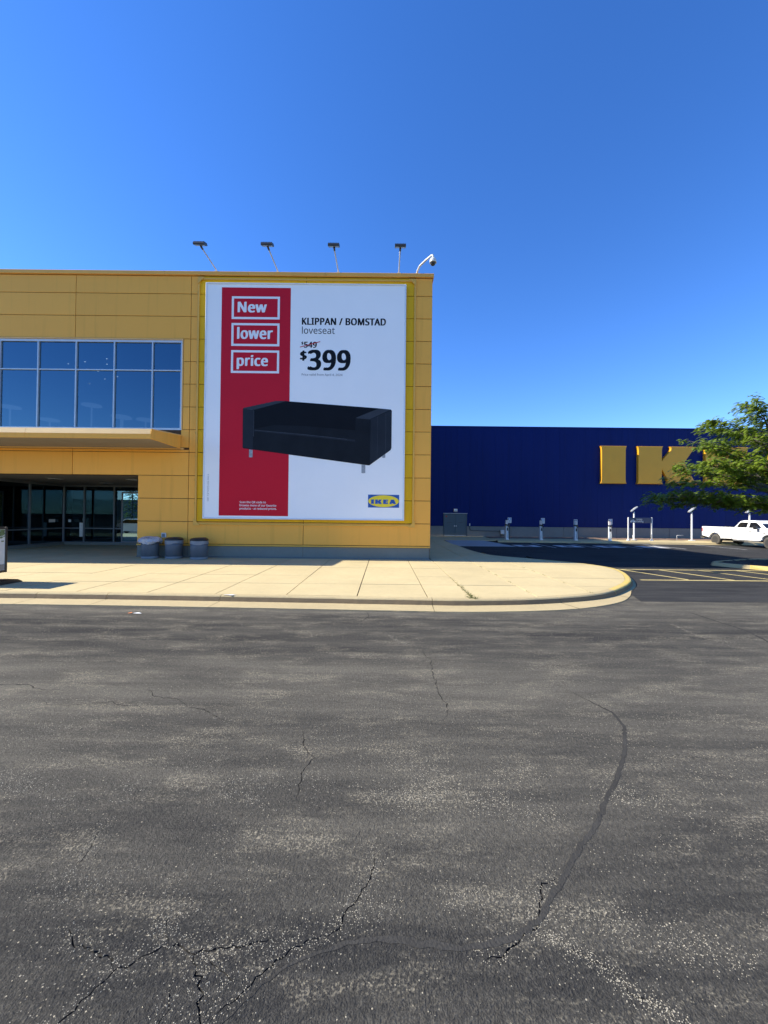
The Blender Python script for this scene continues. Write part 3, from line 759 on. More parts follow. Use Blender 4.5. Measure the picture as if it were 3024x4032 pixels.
def line(x0, y0, x1, y1, w, name, m):
    d = Vector((x1 - x0, y1 - y0)).normalized()
    n = Vector((-d.y, d.x)) * w * 0.5
    MB().sheet([(x0 + n.x, y0 + n.y), (x0 - n.x, y0 - n.y), (x1 - n.x, y1 - n.y), (x1 + n.x, y1 + n.y)], 'z', lz).build(name, m, lot, recalc=False)


line(8.35, 12.5, 16.5, 12.6, .11, 'hatch_border', 'line_yellow')
line(8.75, 15.05, 15.05, 15.03, .11, 'hatch_border', 'line_yellow')
for i in range(5):
    xa = 9.25 + 1.5 * i
    line(xa, 14.98, xa + 0.75, 12.62, .11, 'hatch_line', 'line_yellow')
for x in (11.4, 14.25, 17.1, 20.0, 24.0, 29.0, 32.0):
    line(x, 25.4, x, 29.7, .10, 'stall_line', 'line_white')
for i, x in enumerate((10.0, 12.9, 15.75, 18.75)):
    m = MB()
    m.sheet([(x - .8, 26.1), (x + .8, 26.1), (x + .8, 27.7), (x - .8, 27.7)], 'z', lz)
    m.build('stall_emblem', 'line_white', lot, recalc=False)
    m = MB()
    m.sheet([(x - .28, 26.45), (x + .28, 26.45), (x + .28, 27.2), (x - .05, 27.45), (x - .28, 27.2)], 'z', lz + .004)
    m.build('stall_symbol', 'asphalt_new', lot, recalc=False)


# ---------------------------------------------------------------- kerb path and sidewalk
def catmull(pts, n=8):
    out = []
    P = [Vector(p) for p in pts]
    for i in range(len(P) - 1):
        p0, p1, p2, p3 = P[max(0, i - 1)], P[i], P[i + 1], P[min(len(P) - 1, i + 2)]
        for k in range(n):
            t = k / n
            out.append(0.5 * ((2 * p1) + (-p0 + p2) * t + (2 * p0 - 5 * p1 + 4 * p2 - p3) * t * t + (-p0 + 3 * p1 - 3 * p2 + p3) * t ** 3))
    out.append(P[-1])
    return out


front = [(-40.0, 9.75), (-30.0, 9.42), (-20.0, 9.10), (-12.0, 8.94), (-8.8, 8.90), (-5.5, 8.85), (-2.0, 8.74), (0.7, 8.64), (1.94, 8.63)]
head = [(3.69, 8.87), (5.42, 9.53), (6.75, 10.70), (7.62, 11.85), (8.35, 13.4), (8.55, 14.6), (8.0, 15.9), (6.9, 17.1), (5.55, 18.4), (5.1, 19.5), (4.85, 21.5), (4.8, 23.5), (4.8, 25.4)]
path = catmull(front + head, 8)
KZ = 0.15


def offset(path, d):
    out = []
    for i, p in enumerate(path):
        a, b = path[max(0, i - 1)], path[min(len(path) - 1, i + 1)]
        t = (b - a).normalized()
        out.append(p + Vector((-t.y, t.x)) * d)
    return out


kerb = structure(bpy.data.objects.new('kerb', None))
COL.objects.link(kerb)
ROOTLOC[kerb.name] = Vector((0, 0, 0))
# arc length table
S = [0.0]
for i in range(1, len(path)):
    S.append(S[-1] + (path[i] - path[i - 1]).length)


def at_s(s):
    for i in range(1, len(path)):
        if S[i] >= s:
            t = (s - S[i - 1]) / (S[i] - S[i - 1])
            p = path[i - 1].lerp(path[i], t)
            d = (path[i] - path[i - 1]).normalized()
            return p, d
    return path[-1], (path[-1] - path[-2]).normalized()


def s_of(x, y):
    return min(range(len(path)), key=lambda i: (path[i] - Vector((x, y))).length)


# joints where the photograph shows them, then every ~3 m
cuts = [0.0]
marks = [S[s_of(x, y)] for x, y in ((-11.0, 8.92), (-7.95, 8.88), (-6.25, 8.86), (-3.5, 8.78), (1.1, 8.63), (4.2, 9.0), (6.0, 10.0), (7.62, 11.85), (8.52, 14.6), (6.9, 17.1), (5.0, 20.0))]
s = S[s_of(-14, 8.97)]
cuts = [0.0, S[s_of(-30, 9.42)], S[s_of(-20, 9.1)], s] + marks + [S[-1]]
# worn profile: (offset from the kerb top outer line, height); negative offset = toward the road
PROF = [(0.16, KZ), (0.05, KZ), (0.012, KZ - .010), (-0.010, KZ - .034), (-0.028, KZ - 0.085), (-0.042, 0.02), (-0.05, 0.0)]
rk = random.Random(12)
for i in range(len(cuts) - 1):
    s0, s1 = cuts[i] + 0.006, cuts[i + 1] - 0.006
    n = max(3, int((s1 - s0) / 0.12)) if s1 > S[s_of(-14, 8.97)] else 6
    m = MB()
    g = MB()
    fc = MB()
    paint = 5.5 < (at_s((s0 + s1) / 2)[0].x) < 9 and at_s((s0 + s1) / 2)[0].y < 16.3
    for k in range(n + 1):
        sx = s0 + (s1 - s0) * k / n
        p, d = at_s(sx)
        nr = Vector((-d.y, d.x))
        wob = noise.noise(Vector((sx * 1.3, 0, 0))) * .010 + noise.noise(Vector((sx * 9, 3, 0))) * .004
        for o_, h_ in PROF:
            hw = noise.noise(Vector((sx * 6, o_ * 30, 7))) * .005 if 0.02 > o_ > -0.045 else 0
            q = p + nr * (o_ + wob * (1 if o_ < 0.05 else 0) + hw)
            m.v.append((q.x, q.y, h_ if h_ > 0.01 else -0.01))
        go = 0.52 + 0.012 * noise.noise(Vector((sx * 2, 5, 1))) + 0.008 * noise.noise(Vector((sx * 11, 5, 1)))
        fade = min(1.0, max(0.0, (p.y - 9.0) / 1.7))
        go = go * (1 - fade) + 0.07 * fade
        a = p - nr * 0.035
        b = p - nr * (go + 0.05)
        g.v += [(a.x, a.y, 0.020), (b.x, b.y, 0.014), (b.x, b.y, -0.02)]
    L = len(PROF)
    for k in range(n):
        for j in range(3):
            m.f.append((k * L + j, (k + 1) * L + j, (k + 1) * L + j + 1, k * L + j + 1))
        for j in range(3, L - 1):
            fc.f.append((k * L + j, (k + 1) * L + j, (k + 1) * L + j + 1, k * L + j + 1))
        g.f += [(k * 3, k * 3 + 3, k * 3 + 4, k * 3 + 1), (k * 3 + 1, k * 3 + 4, k * 3 + 5, k * 3 + 2)]
    m.f += [tuple(range(L)), tuple(n * L + j for j in range(L - 1, -1, -1))]
    ks = m.build('kerb_stone', 'kerb_yellow' if paint else 'kerb', kerb)
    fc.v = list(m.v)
    fc.build('shade_grime_face', 'kerb_face', ks)  # road-side face; its colour carries shade as well as grime
    g.build('gutter_slab', 'kerb', kerb)

# sidewalk: bed plus one slab per cell
inner = offset(path, 0.165)
outline = [(p.x, p.y) for p in inner] + [(4.8 - .165, 30.2), (8.9, 30.5), (9.4, 36.4), (2.0, 36.4), (2.0, 22.2), (-40, 22.2)]


def clip(poly, ax, val, keep_less):
    out = []
    n = len(poly)
    for i in range(n):
        a, b = poly[i], poly[(i + 1) % n]
        ia = (a[ax] <= val) == keep_less
        ib = (b[ax] <= val) == keep_less
        if ia:
            out.append(a)
        if ia != ib:
            t = (val - a[ax]) / (b[ax] - a[ax])
            out.append((a[0] + (b[0] - a[0]) * t, a[1] + (b[1] - a[1]) * t))
    return out


walk = structure(MB().sheet(outline, 'z', KZ - 0.016).build('sidewalk', 'joint', recalc=False))
jx = [-40, -37, -34, -31, -28, -25, -22, -20.5, -18.8, -17.1, -15.45, -13.8, -12.15, -10.5, -8.9, -7.2, -5.53, -3.9, -2.24, -0.6, 1.02, 2.04, 3.6, 5.15, 6.8, 8.4, 10.0]
jy = [8.0, 10.4, 11.81, 13.67, 15.3, 16.42, 18.4, 20.3, 22.2, 24.2, 26.2, 28.2, 30.2, 32.2, 34.2, 36.4]
for i in range(len(jx) - 1):
    for j in range(len(jy) - 1):
        if jx[i + 1] <= 2.05 and jy[j] >= 16.4 and not (-20.6 <= jx[i] < -10.4 and jy[j] < 22):
            continue
        p = outline
        for ax, v, less in ((0, jx[i] + .012, False), (0, jx[i + 1] - .012, True), (1, jy[j] + .008, False), (1, jy[j + 1] - .008, True)):
            p = clip(p, ax, v, less) if len(p) > 2 else p
        q = []
        for a in p:
            if not q or (abs(a[0] - q[-1][0]) + abs(a[1] - q[-1][1])) > 1e-4:
                q.append(a)
        if len(q) > 2 and abs(q[0][0] - q[-1][0]) + abs(q[0][1] - q[-1][1]) < 1e-4:
            q.pop()
        if len(q) < 3:
            continue
        dz = rk.uniform(-.003, .003)
        MB().prism(q, 'z', KZ - .05, KZ + dz).build('slab', 'walk', walk)

# sloping concrete ramp beside the door
ramp = structure(bpy.data.objects.new('kerb_ramp', None))
COL.objects.link(ramp)
ROOTLOC[ramp.name] = Vector((0, 0, 0))
for x0, x1 in ((4.83, 6.2), (6.215, 7.5), (7.515, 8.75)):
    e = .9 if x1 > 8 else 0
    m = MB()
    m.add([(x0, 26.0, .012), (x1 + (.25 if e else 0), 26.0, .012), (x1 - e, 30.2, KZ - .005), (x0, 30.2, KZ - .005),
           (x0, 26.0, -.03), (x1 + (.25 if e else 0), 26.0, -.03), (x1 - e, 30.2, -.03), (x0, 30.2, -.03)],
          [(0, 1, 2, 3), (4, 5, 1, 0), (5, 6, 2, 1), (6, 7, 3, 2), (7, 4, 0, 3)])
    m.build('ramp_slab', 'ramp', ramp)

# narrow walk and planting bed along the blue wall
bwalk = structure(MB().box(9.0, 90, 30.42, 33.35, -.05, KZ - .02).build('wall_sidewalk', 'joint'))
for i in range(27):
    x0 = 9.0 + 3.0 * i
    MB().box(x0 + .008, x0 + 2.992, 30.43, 33.34, 0, KZ).build('slab', 'walk', bwalk)
    k = MB()
    k.prism([(30.42, KZ), (30.36, KZ - .02), (30.30, 0.02), (30.30, -.02), (30.42, -.02)], 'x', x0 + .008, x0 + 2.992)
    k.build('kerb_stone', 'kerb', bwalk)
    if x0 > 19:
        MB().box(x0 + .008, x0 + 2.992, 29.85, 30.30, -.02, .018).build('gutter_slab', 'kerb', bwalk)


def mulch_bed(name, poly, z, amp, material, step):
    xs = [p[0] for p in poly]
    ys = [p[1] for p in poly]
    nx = int((max(xs) - min(xs)) / step) + 1
    ny = int((max(ys) - min(ys)) / step) + 1
    def inside(x, y):
        c = False
        for i in range(len(poly)):
            (x1, y1), (x2, y2) = poly[i], poly[i - 1]
            if (y1 > y) != (y2 > y) and x < (x2 - x1) * (y - y1) / (y2 - y1) + x1:
                c = not c
        return c
    idx = {}
    m = MB()
    for i in range(nx + 1):
        for j in range(ny + 1):
            x = min(xs) + (max(xs) - min(xs)) * i / nx
            y = min(ys) + (max(ys) - min(ys)) * j / ny
            h = z + amp * noise.noise(Vector((x * 5, y * 5, 2))) + amp * .7 * noise.noise(Vector((x * 17, y * 17, 5)))
            idx[i, j] = len(m.v)
            m.v.append((x, y, h))
    for i in range(nx):
        for j in range(ny):
            cx = min(xs) + (max(xs) - min(xs)) * (i + .5) / nx
            cy = min(ys) + (max(ys) - min(ys)) * (j + .5) / ny
            if inside(cx, cy):
                m.f.append((idx[i, j], idx[i + 1, j], idx[i + 1, j + 1], idx[i, j + 1]))
    o = m.build(name, material, recalc=False)
    o['kind'] = 'structure'
    return o


mulch_bed('planting_bed', [(9.5, 33.38), (60, 33.38), (60, 36.36), (9.5, 36.36)], KZ + .01, .035, 'mulch_dry', .35)

# kerbed island on the right
isl = catmull([(14.2, 16.6), (14.42, 16.1), (14.8, 15.55), (15.2, 15.0), (16.0, 14.2), (18, 13.6), (22, 13.5), (26, 14.2), (26.6, 16.8), (26, 18.3), (22, 18.7), (18.4, 18.45), (16.6, 18.0), (15.2, 17.4), (14.5, 17.0), (14.2, 16.6)], 4)[:-1]
isl_kerb = structure(bpy.data.objects.new('island_kerb', None))
COL.objects.link(isl_kerb)
ROOTLOC[isl_kerb.name] = Vector((0, 0, 0))
n = len(isl)
cen = Vector((20.4, 16.85))
def inw(p, d):
    return p + (cen - p).normalized() * d
for i in range(0, n, 4):
    m = MB()
    K = 4 if i + 4 <= n else n - i
    pr = [(-.03, 0.0), (0.0, .09), (.03, .14), (.06, KZ), (.2, KZ), (.2, 0)]
    for k in range(K + 1):
        p = isl[(i + k) % n]
        a, b = isl[(i + k - 1) % n], isl[(i + k + 1) % n]
        t = (b - a).normalized()
        nr = Vector((-t.y, t.x))
        for o_, h_ in pr:
            q = p + nr * (o_ if k not in (0, K) else o_)
            m.v.append((q.x, q.y, h_))
    L = len(pr)
    for k in range(K):
        for j in range(L - 1):
            m.f.append((k * L + j, (k + 1) * L + j, (k + 1) * L + j + 1, k * L + j + 1))
    c = sum((isl[(i + k) % n] for k in range(K)), Vector((0, 0))) / K
    m.build('kerb_stone', 'kerb_yellow' if (c.y < 15.75) else 'kerb', isl_kerb)
ip = offset(isl + [isl[0]], .2)[:-1]
mulch_bed('mulch_island', [(p.x, p.y) for p in ip], KZ - .02, .05, 'mulch', .16)

# weeds in the long joint near the kerb
wm = MB()
rw = random.Random(5)
for _ in range(260):
    t = rw.random() ** 2.2
    x = 2.04 + rw.gauss(0, .018 + .05 * (t < .05))
    y = 8.72 + 3.0 * t + rw.gauss(0, .02)
    h = rw.uniform(.008, .04) * (1.3 - t)
    a = rw.random() * 6.28
    dx, dy = math.cos(a) * .006, math.sin(a) * .006
    lx, ly = rw.gauss(0, .02), rw.gauss(0, .02)
    wm.add([(x - dx, y - dy, KZ - .01), (x + dx, y + dy, KZ - .01), (x + lx + dx * .5, y + ly, KZ + h * .7), (x + lx * 1.8, y + ly * 1.8, KZ + h)], [(0, 1, 2, 3)])
for xj in (3.6, 5.15):
    for _ in range(120):
        y = rw.choice((9.6, 11.0, 12.3, 13.2, 14.2)) + rw.gauss(0, .10)
        x = xj + rw.gauss(0, .012)
        h = rw.uniform(.008, .03)
        a = rw.random() * 6.28
        dx, dy = math.cos(a) * .005, math.sin(a) * .005
        wm.add([(x - dx, y - dy, KZ - .01), (x + dx, y + dy, KZ - .01), (x + rw.gauss(0, .015), y + rw.gauss(0, .015), KZ + h)], [(0, 1, 2)])
weeds = wm.build('weeds', 'weed', recalc=False)
tag(weeds, 'thin green weeds growing in the sidewalk joint near the kerb', 'weeds')
weeds['kind'] = 'stuff'


# ================================================================ YELLOW BUILDING
YF = 16.40                      # facade plane
GAP = 0.011
yb = thing('store_building', 'yellow panelled store building with upstairs windows and a recessed glass entrance', 'building', (-10, YF, 0.15))
ROWS = [0.72, 1.67, 2.65, 3.63, 4.62, 5.60, 6.57, 7.55, 8.52, 9.49, 10.46, 11.43, 12.20]
# structural body behind the panels (joint backing), with openings left for windows and entrance
bk = MB()
BX0, BX1 = -34.0, 1.96
y0, y1 = YF + .03, YF + .25
bk.box(BX0, BX1, y0, y1, 9.44, 12.3)
bk.box(-8.70, BX1, y0, y1, 0.2, 9.44)
bk.box(BX0, -8.70, y0, y1, 3.62, 5.62)
bk.box(-10.50, -8.70, y0, y1, 0.2, 3.62)
bk.box(BX0, -22.9, y0, y1, 0.2, 3.62)
bk.box(BX0, -21.6, y0, y1, 5.62, 9.44)
bk.box(BX1 - .25, BX1, y1, 36.3, .2, 12.3)
bk.box(BX0, BX1 - .25, 36.05, 36.3, .2, 12.3)
bk.box(BX0, BX1 - .25, y1, 36.05, 12.0, 12.3)
bk.box(BX0, BX0 + .25, y1, 36.05, .2, 12.0)
bk.build('wall_core', 'backing', yb)


def pan(x0, x1, z0, z1, m='yellow'):
    MB().facade(x0 + GAP, x1 - GAP, z0 + GAP, z1 - GAP, YF, 0.03).build('panel', m, yb)


CH0, CH1 = -8.02, 1.235         # inside of the channel frame the paint is fresher
for r in range(len(ROWS) - 1):
    z0, z1 = ROWS[r], ROWS[r + 1]
    # right-hand block round the billboard
    if z0 > 1.6:
        pan(-8.36, CH0, z0, z1)
        pan(CH1, 1.98, z0, z1)
        pan(CH0, -3.44, z0, z1, 'yellow_fresh')
        pan(-3.44, CH1, z0, z1, 'yellow_fresh')
    else:
        pan(-8.36, -3.44, z0, z1)
        pan(-3.44, 1.98, z0, z1)
    # narrow strip beside window and pier
    if 3.6 < z0 < 9.4 and z0 > 5.5:
        pan(-8.66, -8.36, z0, min(z1, 9.49))
    if z0 > 9.4:
        for a, b in ((-33.0, -28.1), (-28.1, -23.2), (-23.2, -18.25), (-18.25, -13.31), (-13.31, -8.36)):
            pan(a, b, z0, z1)
    if z0 < 3.0:
        pan(-10.52, -8.36, z0, z1)
for a, b in ((-33.0, -28.1), (-28.1, -23.2), (-23.2, -18.25), (-18.25, -13.33), (-13.33, -8.36)):
    pan(a, b, 3.63, 4.62)
pan(-33, -13.33, 4.62, 4.74)
pan(-13.33, -8.36, 4.62, 4.74)
for z0, z1 in zip(ROWS[:3], ROWS[1:4]):
    pan(-33.0, -28.1, z0, z1)
    pan(-28.1, -22.9, z0, z1)
MB().box(-33, -8.58, YF - .035, YF + .03, 4.745, 4.80).build('ledge_strip', 'flash', yb)
MB().box(-8.70, -8.37, YF - .012, YF + .03, 4.83, 5.59).build('panel', 'yellow', yb)
# coping
MB().prism([(YF - .06, 12.215), (YF - .075, 12.225), (YF - .075, 12.37), (YF - .05, 12.39), (YF + .5, 12.40), (YF + .5, 12.215)], 'x', -33.0, -18.3).build('coping', 'coping', yb)
for a, b in ((-18.29, -9.5), (-9.49, -5.9), (-5.89, -2.6), (-2.59, 2.03)):
    MB().prism([(YF - .06, 12.215), (YF - .075, 12.225), (YF - .075, 12.37), (YF - .05, 12.39), (YF + .5, 12.40), (YF + .5, 12.215)], 'x', a, b).build('coping', 'coping', yb)
MB().box(1.5, 2.03, YF + .51, 36.3, 12.215, 12.40).build('coping', 'coping', yb)
# side wall panels (right return)
for j in range(4):
    for r in range(len(ROWS) - 1):
        MB().box(1.955, 1.98, YF + .02 + j * 4.95 + GAP, YF + .02 + (j + 1) * 4.95 - GAP, ROWS[r] + GAP, ROWS[r + 1] - GAP).build('panel', 'yellow', yb)
# plinth
for a, b in ((-10.52, -8.37), (-8.36, -3.45), (-3.44, 1.94)):
    MB().box(a, b, YF + .025, YF + .2, .10, .63).build('plinth', 'plinth', yb)
MB().box(1.74, 1.94, YF + .21, 36.3, .10, .63).build('plinth', 'plinth', yb)
MB().box(-33, -22.9, YF + .025, YF + .2, .10, .63).build('plinth', 'plinth', yb)
MB().prism([(YF - .02, .645), (YF - .02, .70), (YF + .03, .715), (YF + .03, .645)], 'x', -10.53, 1.985).build('drip_flashing', 'yellow_trim', yb)
MB().prism([(YF - .10, .15), (YF - .10, .17), (YF + .03, .20), (YF + .03, .15)], 'x', -10.5, 1.96).build('base_ledge', 'plinth', yb)

# channel frame round the billboard
def bar(x0, x1, z0, z1, name='channel'):
    MB().cbox(x0, x1, YF - .055, YF - .001, z0, z1, .006).build(name, 'yellow_trim', yb)


bar(-8.06, -7.985, 1.60, 12.06)
bar(1.20, 1.275, 1.60, 12.06)
bar(-7.98, 1.195, 12.03, 12.10)
bar(-7.98, 1.195, 1.55, 1.615)
for x, z, sx, sz in ((-8.06, 12.13, 1, -1), (1.275, 12.13, -1, -1), (-8.10, 1.51, 1, 1), (1.315, 1.51, -1, 1)):
    MB().prism([(x, z), (x + sx * .30, z), (x, z + sz * .30)], 'y', YF - .075, YF - .057).build('corner_gusset', 'yellow_trim', yb)
# small clips along the channel
for k in range(10):
    z = 2.4 + k * 1.0
    for x in (-8.065, 1.28):
        MB().box(x - .015, x + .0, YF - .06, YF - .002, z, z + .10).build('channel_clip', 'yellow_trim', yb)

# upstairs window band
wy = YF + .07
win = MB()
win.box(-21.6, -8.68, wy - .05, wy + .06, 9.34, 9.44)
win.box(-21.6, -8.68, wy - .05, wy + .06, 5.58, 5.66)
win.box(-8.78, -8.70, wy - .05, wy + .06, 5.66, 9.34)
win.box(-21.6, -21.5, wy - .05, wy + .06, 5.66, 9.34)
wroot = win.build('window_band', 'alu', yb)
MX = [-21.5, -19.83, -18.19, -16.55, -14.91, -13.28, -11.64, -10.0, -8.78]
for x in MX[1:-1]:
    MB().cbox(x - .026, x + .026, wy - .055, wy + .06, 5.661, 9.339, .006).build('mullion', 'alu', wroot)
for i in range(len(MX) - 1):
    MB().cbox(MX[i] + .027, MX[i + 1] - .027, wy - .045, wy + .055, 8.115, 8.165, .006).build('transom', 'alu', wroot)
    for z0, z1 in ((5.66, 8.115), (8.165, 9.34)):
        MB().box(MX[i] + .027, MX[i + 1] - .027, wy + .015, wy + .025, z0, z1).build('pane', 'glass_up', wroot)
MB().box(-21.6, -8.66, YF - .03, YF + .02, 9.445, 9.48).build('window_head_trim', 'flash', yb)
MB().box(-8.70, -8.665, YF - .02, YF + .03, 5.61, 9.44).build('window_side_trim', 'flash', yb)
# room behind the windows
rm = MB()
rm.box(-21.7, -8.6, YF + 9.0, YF + 9.1, 5.3, 9.8)
rm.box(-21.8, -21.7, YF + .26, YF + 9.0, 5.3, 9.8)
rm.box(-8.6, -8.5, YF + .26, YF + 9.0, 5.3, 9.8)
rm.box(-21.7, -8.6, YF + .26, YF + 9.0, 9.7, 9.8)
rm.build('upper_room', 'room', yb)
MB().box(-21.7, -8.6, YF + .26, YF + 9.0, 5.3, 5.5).build('upper_floor', 'room_floor', yb)
for x, y in ((-15.3, 3.1), (-14.4, 3.4), (-15.6, 4.4), (-14.9, 4.2), (-13.9, 2.7), (-16.4, 3.4), (-17.3, 5.0), (-16.1, 5.6), (-15.1, 5.2), (-17.6, 6.4)):
    MB().lathe([(.026, 9.675), (.026, 9.698)], 10, x, YF + y).build('downlight', 'lamp_on', yb)
for x, y, h in ((-17.6, 1.6, 6.95), (-16.6, 2.6, 6.6), (-14.0, 1.9, 7.15), (-13.4, 3.2, 6.9), (-12.8, 2.2, 6.7), (-12.1, 3.0, 6.75)):
    m = MB()
    m.lathe([(.20, 5.5), (.20, 5.53), (.035, 5.55), (.035, h - .08), (.02, h - .02)], 14, x, YF + y)
    m.lathe([(.42, h - .05), (.40, h), (.10, h + .06)], 18, x, YF + y)
    m.build('standing_lamp', 'lamp_glow', yb)

# canopy over the entrance
CF = 14.30
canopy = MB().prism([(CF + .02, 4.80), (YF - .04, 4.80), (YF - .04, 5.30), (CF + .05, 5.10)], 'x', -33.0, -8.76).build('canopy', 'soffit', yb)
for a, b in ((-33, -20.0), (-19.99, -13.4), (-13.39, -8.74)):
    MB().prism([(CF - .02, 4.775), (CF - .02, 4.955), (CF + .018, 4.955), (CF + .018, 4.775)], 'x', a, b).build('fascia', 'yellow', canopy)
    MB().prism([(CF - .026, 4.957), (CF + .03, 5.16), (CF + .10, 5.165), (CF + .10, 4.957)], 'x', a, b).build('fascia_flashing', 'flash', canopy)
MB().prism([(CF - .026, 4.775), (CF - .026, 4.957), (CF + .03, 5.16), (CF + .15, 5.17), (YF - .02, 5.36), (YF - .02, 4.775)], 'x', -8.738, -8.70).build('side_fascia', 'yellow', canopy)
MB().prism([(CF + .03, 5.165), (CF + .15, 5.175), (YF - .02, 5.365), (YF - .02, 5.33), (CF + .15, 5.13)], 'x', -8.699, -8.685).build('side_trim', 'flash', canopy)

# recessed entrance
ent = MB()
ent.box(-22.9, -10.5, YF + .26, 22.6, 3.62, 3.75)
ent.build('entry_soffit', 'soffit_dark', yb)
MB().box(-10.50, -10.35, YF + .26, 22.3, .1, 3.62).build('entry_side_wall', 'yellow', yb)
for x, y in ((-15.6, 18.2), (-11.9, 18.2), (-14.9, 20.6), (-19, 18.0)):
    m = MB()
    m.lathe([(.30, 3.585), (.33, 3.60), (.33, 3.618)], 20, x, y)
    f = m.build('soffit_light', 'alu_dark', yb)
    MB().lathe([(.24, 3.57), (.26, 3.583)], 20, x, y).build('light_lens', 'lens', f)
GY = 22.2
MB().box(-18.5, -10.5, GY - .02, GY + .12, .10, .27).build('entry_kerb', 'plinth', yb)
MB().box(-18.62, -18.38, 17.9, GY - .03, .10, .27).build('entry_kerb', 'plinth', yb)
ge = MB().box(-18.52, -10.5, GY, GY + .10, 3.50, 3.60).build('entrance_glazing', 'alu_dark', yb)
MB().box(-18.52, -10.5, GY, GY + .10, .272, .33).build('sill_rail', 'alu_dark', ge)
GX = [-18.5, -17.32, -15.59, -13.86, -12.13, -10.5]
for x in GX[:-1]:
    MB().box(x - .04, x + .04, GY - .01, GY + .11, .331, 3.499).build('mullion', 'alu_dark', ge)
for i in range(len(GX) - 1):
    MB().box(GX[i] + .041, GX[i + 1] - .041, GY, GY + .10, 1.07, 1.13).build('transom', 'alu_dark', ge)
    for z0, z1 in ((.33, 1.07), (1.13, 3.5)):
        MB().box(GX[i] + .041, GX[i + 1] - .041, GY + .045, GY + .055, z0, z1).build('pane', 'glass_dn', ge)
# a door leaf with silvered glass in the right-hand bay
dl = MB()
dl.box(-15.10, -15.02, GY - .10, GY - .045, .30, 3.20)
dl.box(-13.95, -13.87, GY - .10, GY - .045, .30, 3.20)
dl.box(-15.02, -13.95, GY - .10, GY - .045, 3.12, 3.20)
dl.box(-15.02, -13.95, GY - .10, GY - .045, .30, .38)
dlo = dl.build('door_leaf', 'alu_dark', ge)
MB().box(-15.02, -13.95, GY - .078, GY - .066, .38, 3.12).build('door_pane', 'glass_mirror', dlo)
MB().box(-17.55, -17.36, GY - .02, GY - .012, .62, 1.42).build('notice', 'paper', ge)
MB().box(-18.2, -18.05, GY - .02, GY - .012, 1.45, 1.6).build('notice', 'paper', ge)
# side glazing of the recess
se = MB().box(-18.56, -18.44, 17.9, GY - .02, 3.48, 3.60).build('side_glazing', 'alu_dark', yb)
MB().box(-18.56, -18.44, 17.9, GY - .02, .272, .33).build('sill_rail', 'alu_dark', se)
SY = [17.94, 20.05, 22.14]
for y in SY[:-1]:
    MB().box(-18.56, -18.44, y - .04, y + .04, .331, 3.479).build('mullion', 'alu_dark', se)
for i in range(2):
    MB().box(-18.55, -18.45, SY[i] + .041, SY[i + 1] - .041, 1.07, 1.13).build('transom', 'alu_dark', se)
    for z0, z1 in ((.33, 1.07), (1.13, 3.48)):
        MB().box(-18.505, -18.495, SY[i] + .041, SY[i + 1] - .041, z0, z1).build('pane', 'glass_dn', se)
MB().box(-18.47, -18.46, 21.2, 21.6, 1.45, 1.62).build('notice', 'paper', se)
iv = MB()
iv.box(-23.5, -10.4, 29.0, 29.1, .0, 3.7)
iv.box(-23.6, -23.5, 17.0, 29.0, .0, 3.7)
iv.box(-10.5, -10.4, 22.31, 29.0, .0, 3.7)
iv.box(-23.5, -10.5, 22.61, 29.0, 3.62, 3.7)
iv.build('lobby_walls', 'room', yb)
MB().box(-23.5, -10.5, 22.33, 29.0, .1, .16).build('lobby_floor', 'room_floor', yb)
MB().box(-23.5, -18.64, 17.0, 22.3, .1, .16).build('lobby_floor', 'room_floor', yb)

# ================================================================ BILLBOARD
BY = 16.235
bb = thing('billboard', 'large white and red advertising banner showing a black loveseat on the yellow wall', 'billboard', (-3.4, BY, 1.8))
MB().box(-7.60, .79, BY, BY + .07, 1.86, 11.77).build('banner', 'banner', bb)
for nm, a in (('frame_bar', (-7.66, -7.595, 1.80, 11.83)), ('frame_bar', (.785, .85, 1.80, 11.83)), ('frame_bar', (-7.594, .784, 11.765, 11.83)), ('frame_bar', (-7.594, .784, 1.80, 1.865))):
    MB().cbox(a[0], a[1], BY - .03, BY + .10, a[2], a[3], .012).build(nm, 'banner_frame', bb)
for x in (-7.3, -3.44, .4):
    for z in (2.2, 6.8, 11.4):
        MB().box(x - .05, x + .05, BY + .07, YF - .002, z - .05, z + .05).build('standoff', 'yellow_trim', bb)
y1_ = BY - .004
y2_ = BY - .008
y3_ = BY - .012
MB().sheet([(-6.98, 1.94), (-4.05, 1.94), (-4.05, 11.63), (-6.98, 11.63)], 'y', y1_).build('red_band', 'red', bb, recalc=False)


def frame_print(x0, x1, z0, z1, w):
    m = MB()
    m.add([(x0, y2_, z0), (x1, y2_, z0), (x1, y2_, z1), (x0, y2_, z1), (x0 + w, y2_, z0 + w), (x1 - w, y2_, z0 + w), (x1 - w, y2_, z1 - w), (x0 + w, y2_, z1 - w)],
          [(0, 1, 5, 4), (1, 2, 6, 5), (2, 3, 7, 6), (3, 0, 4, 7)])
    m.build('printed_box', 'ink_white', bb, recalc=False)


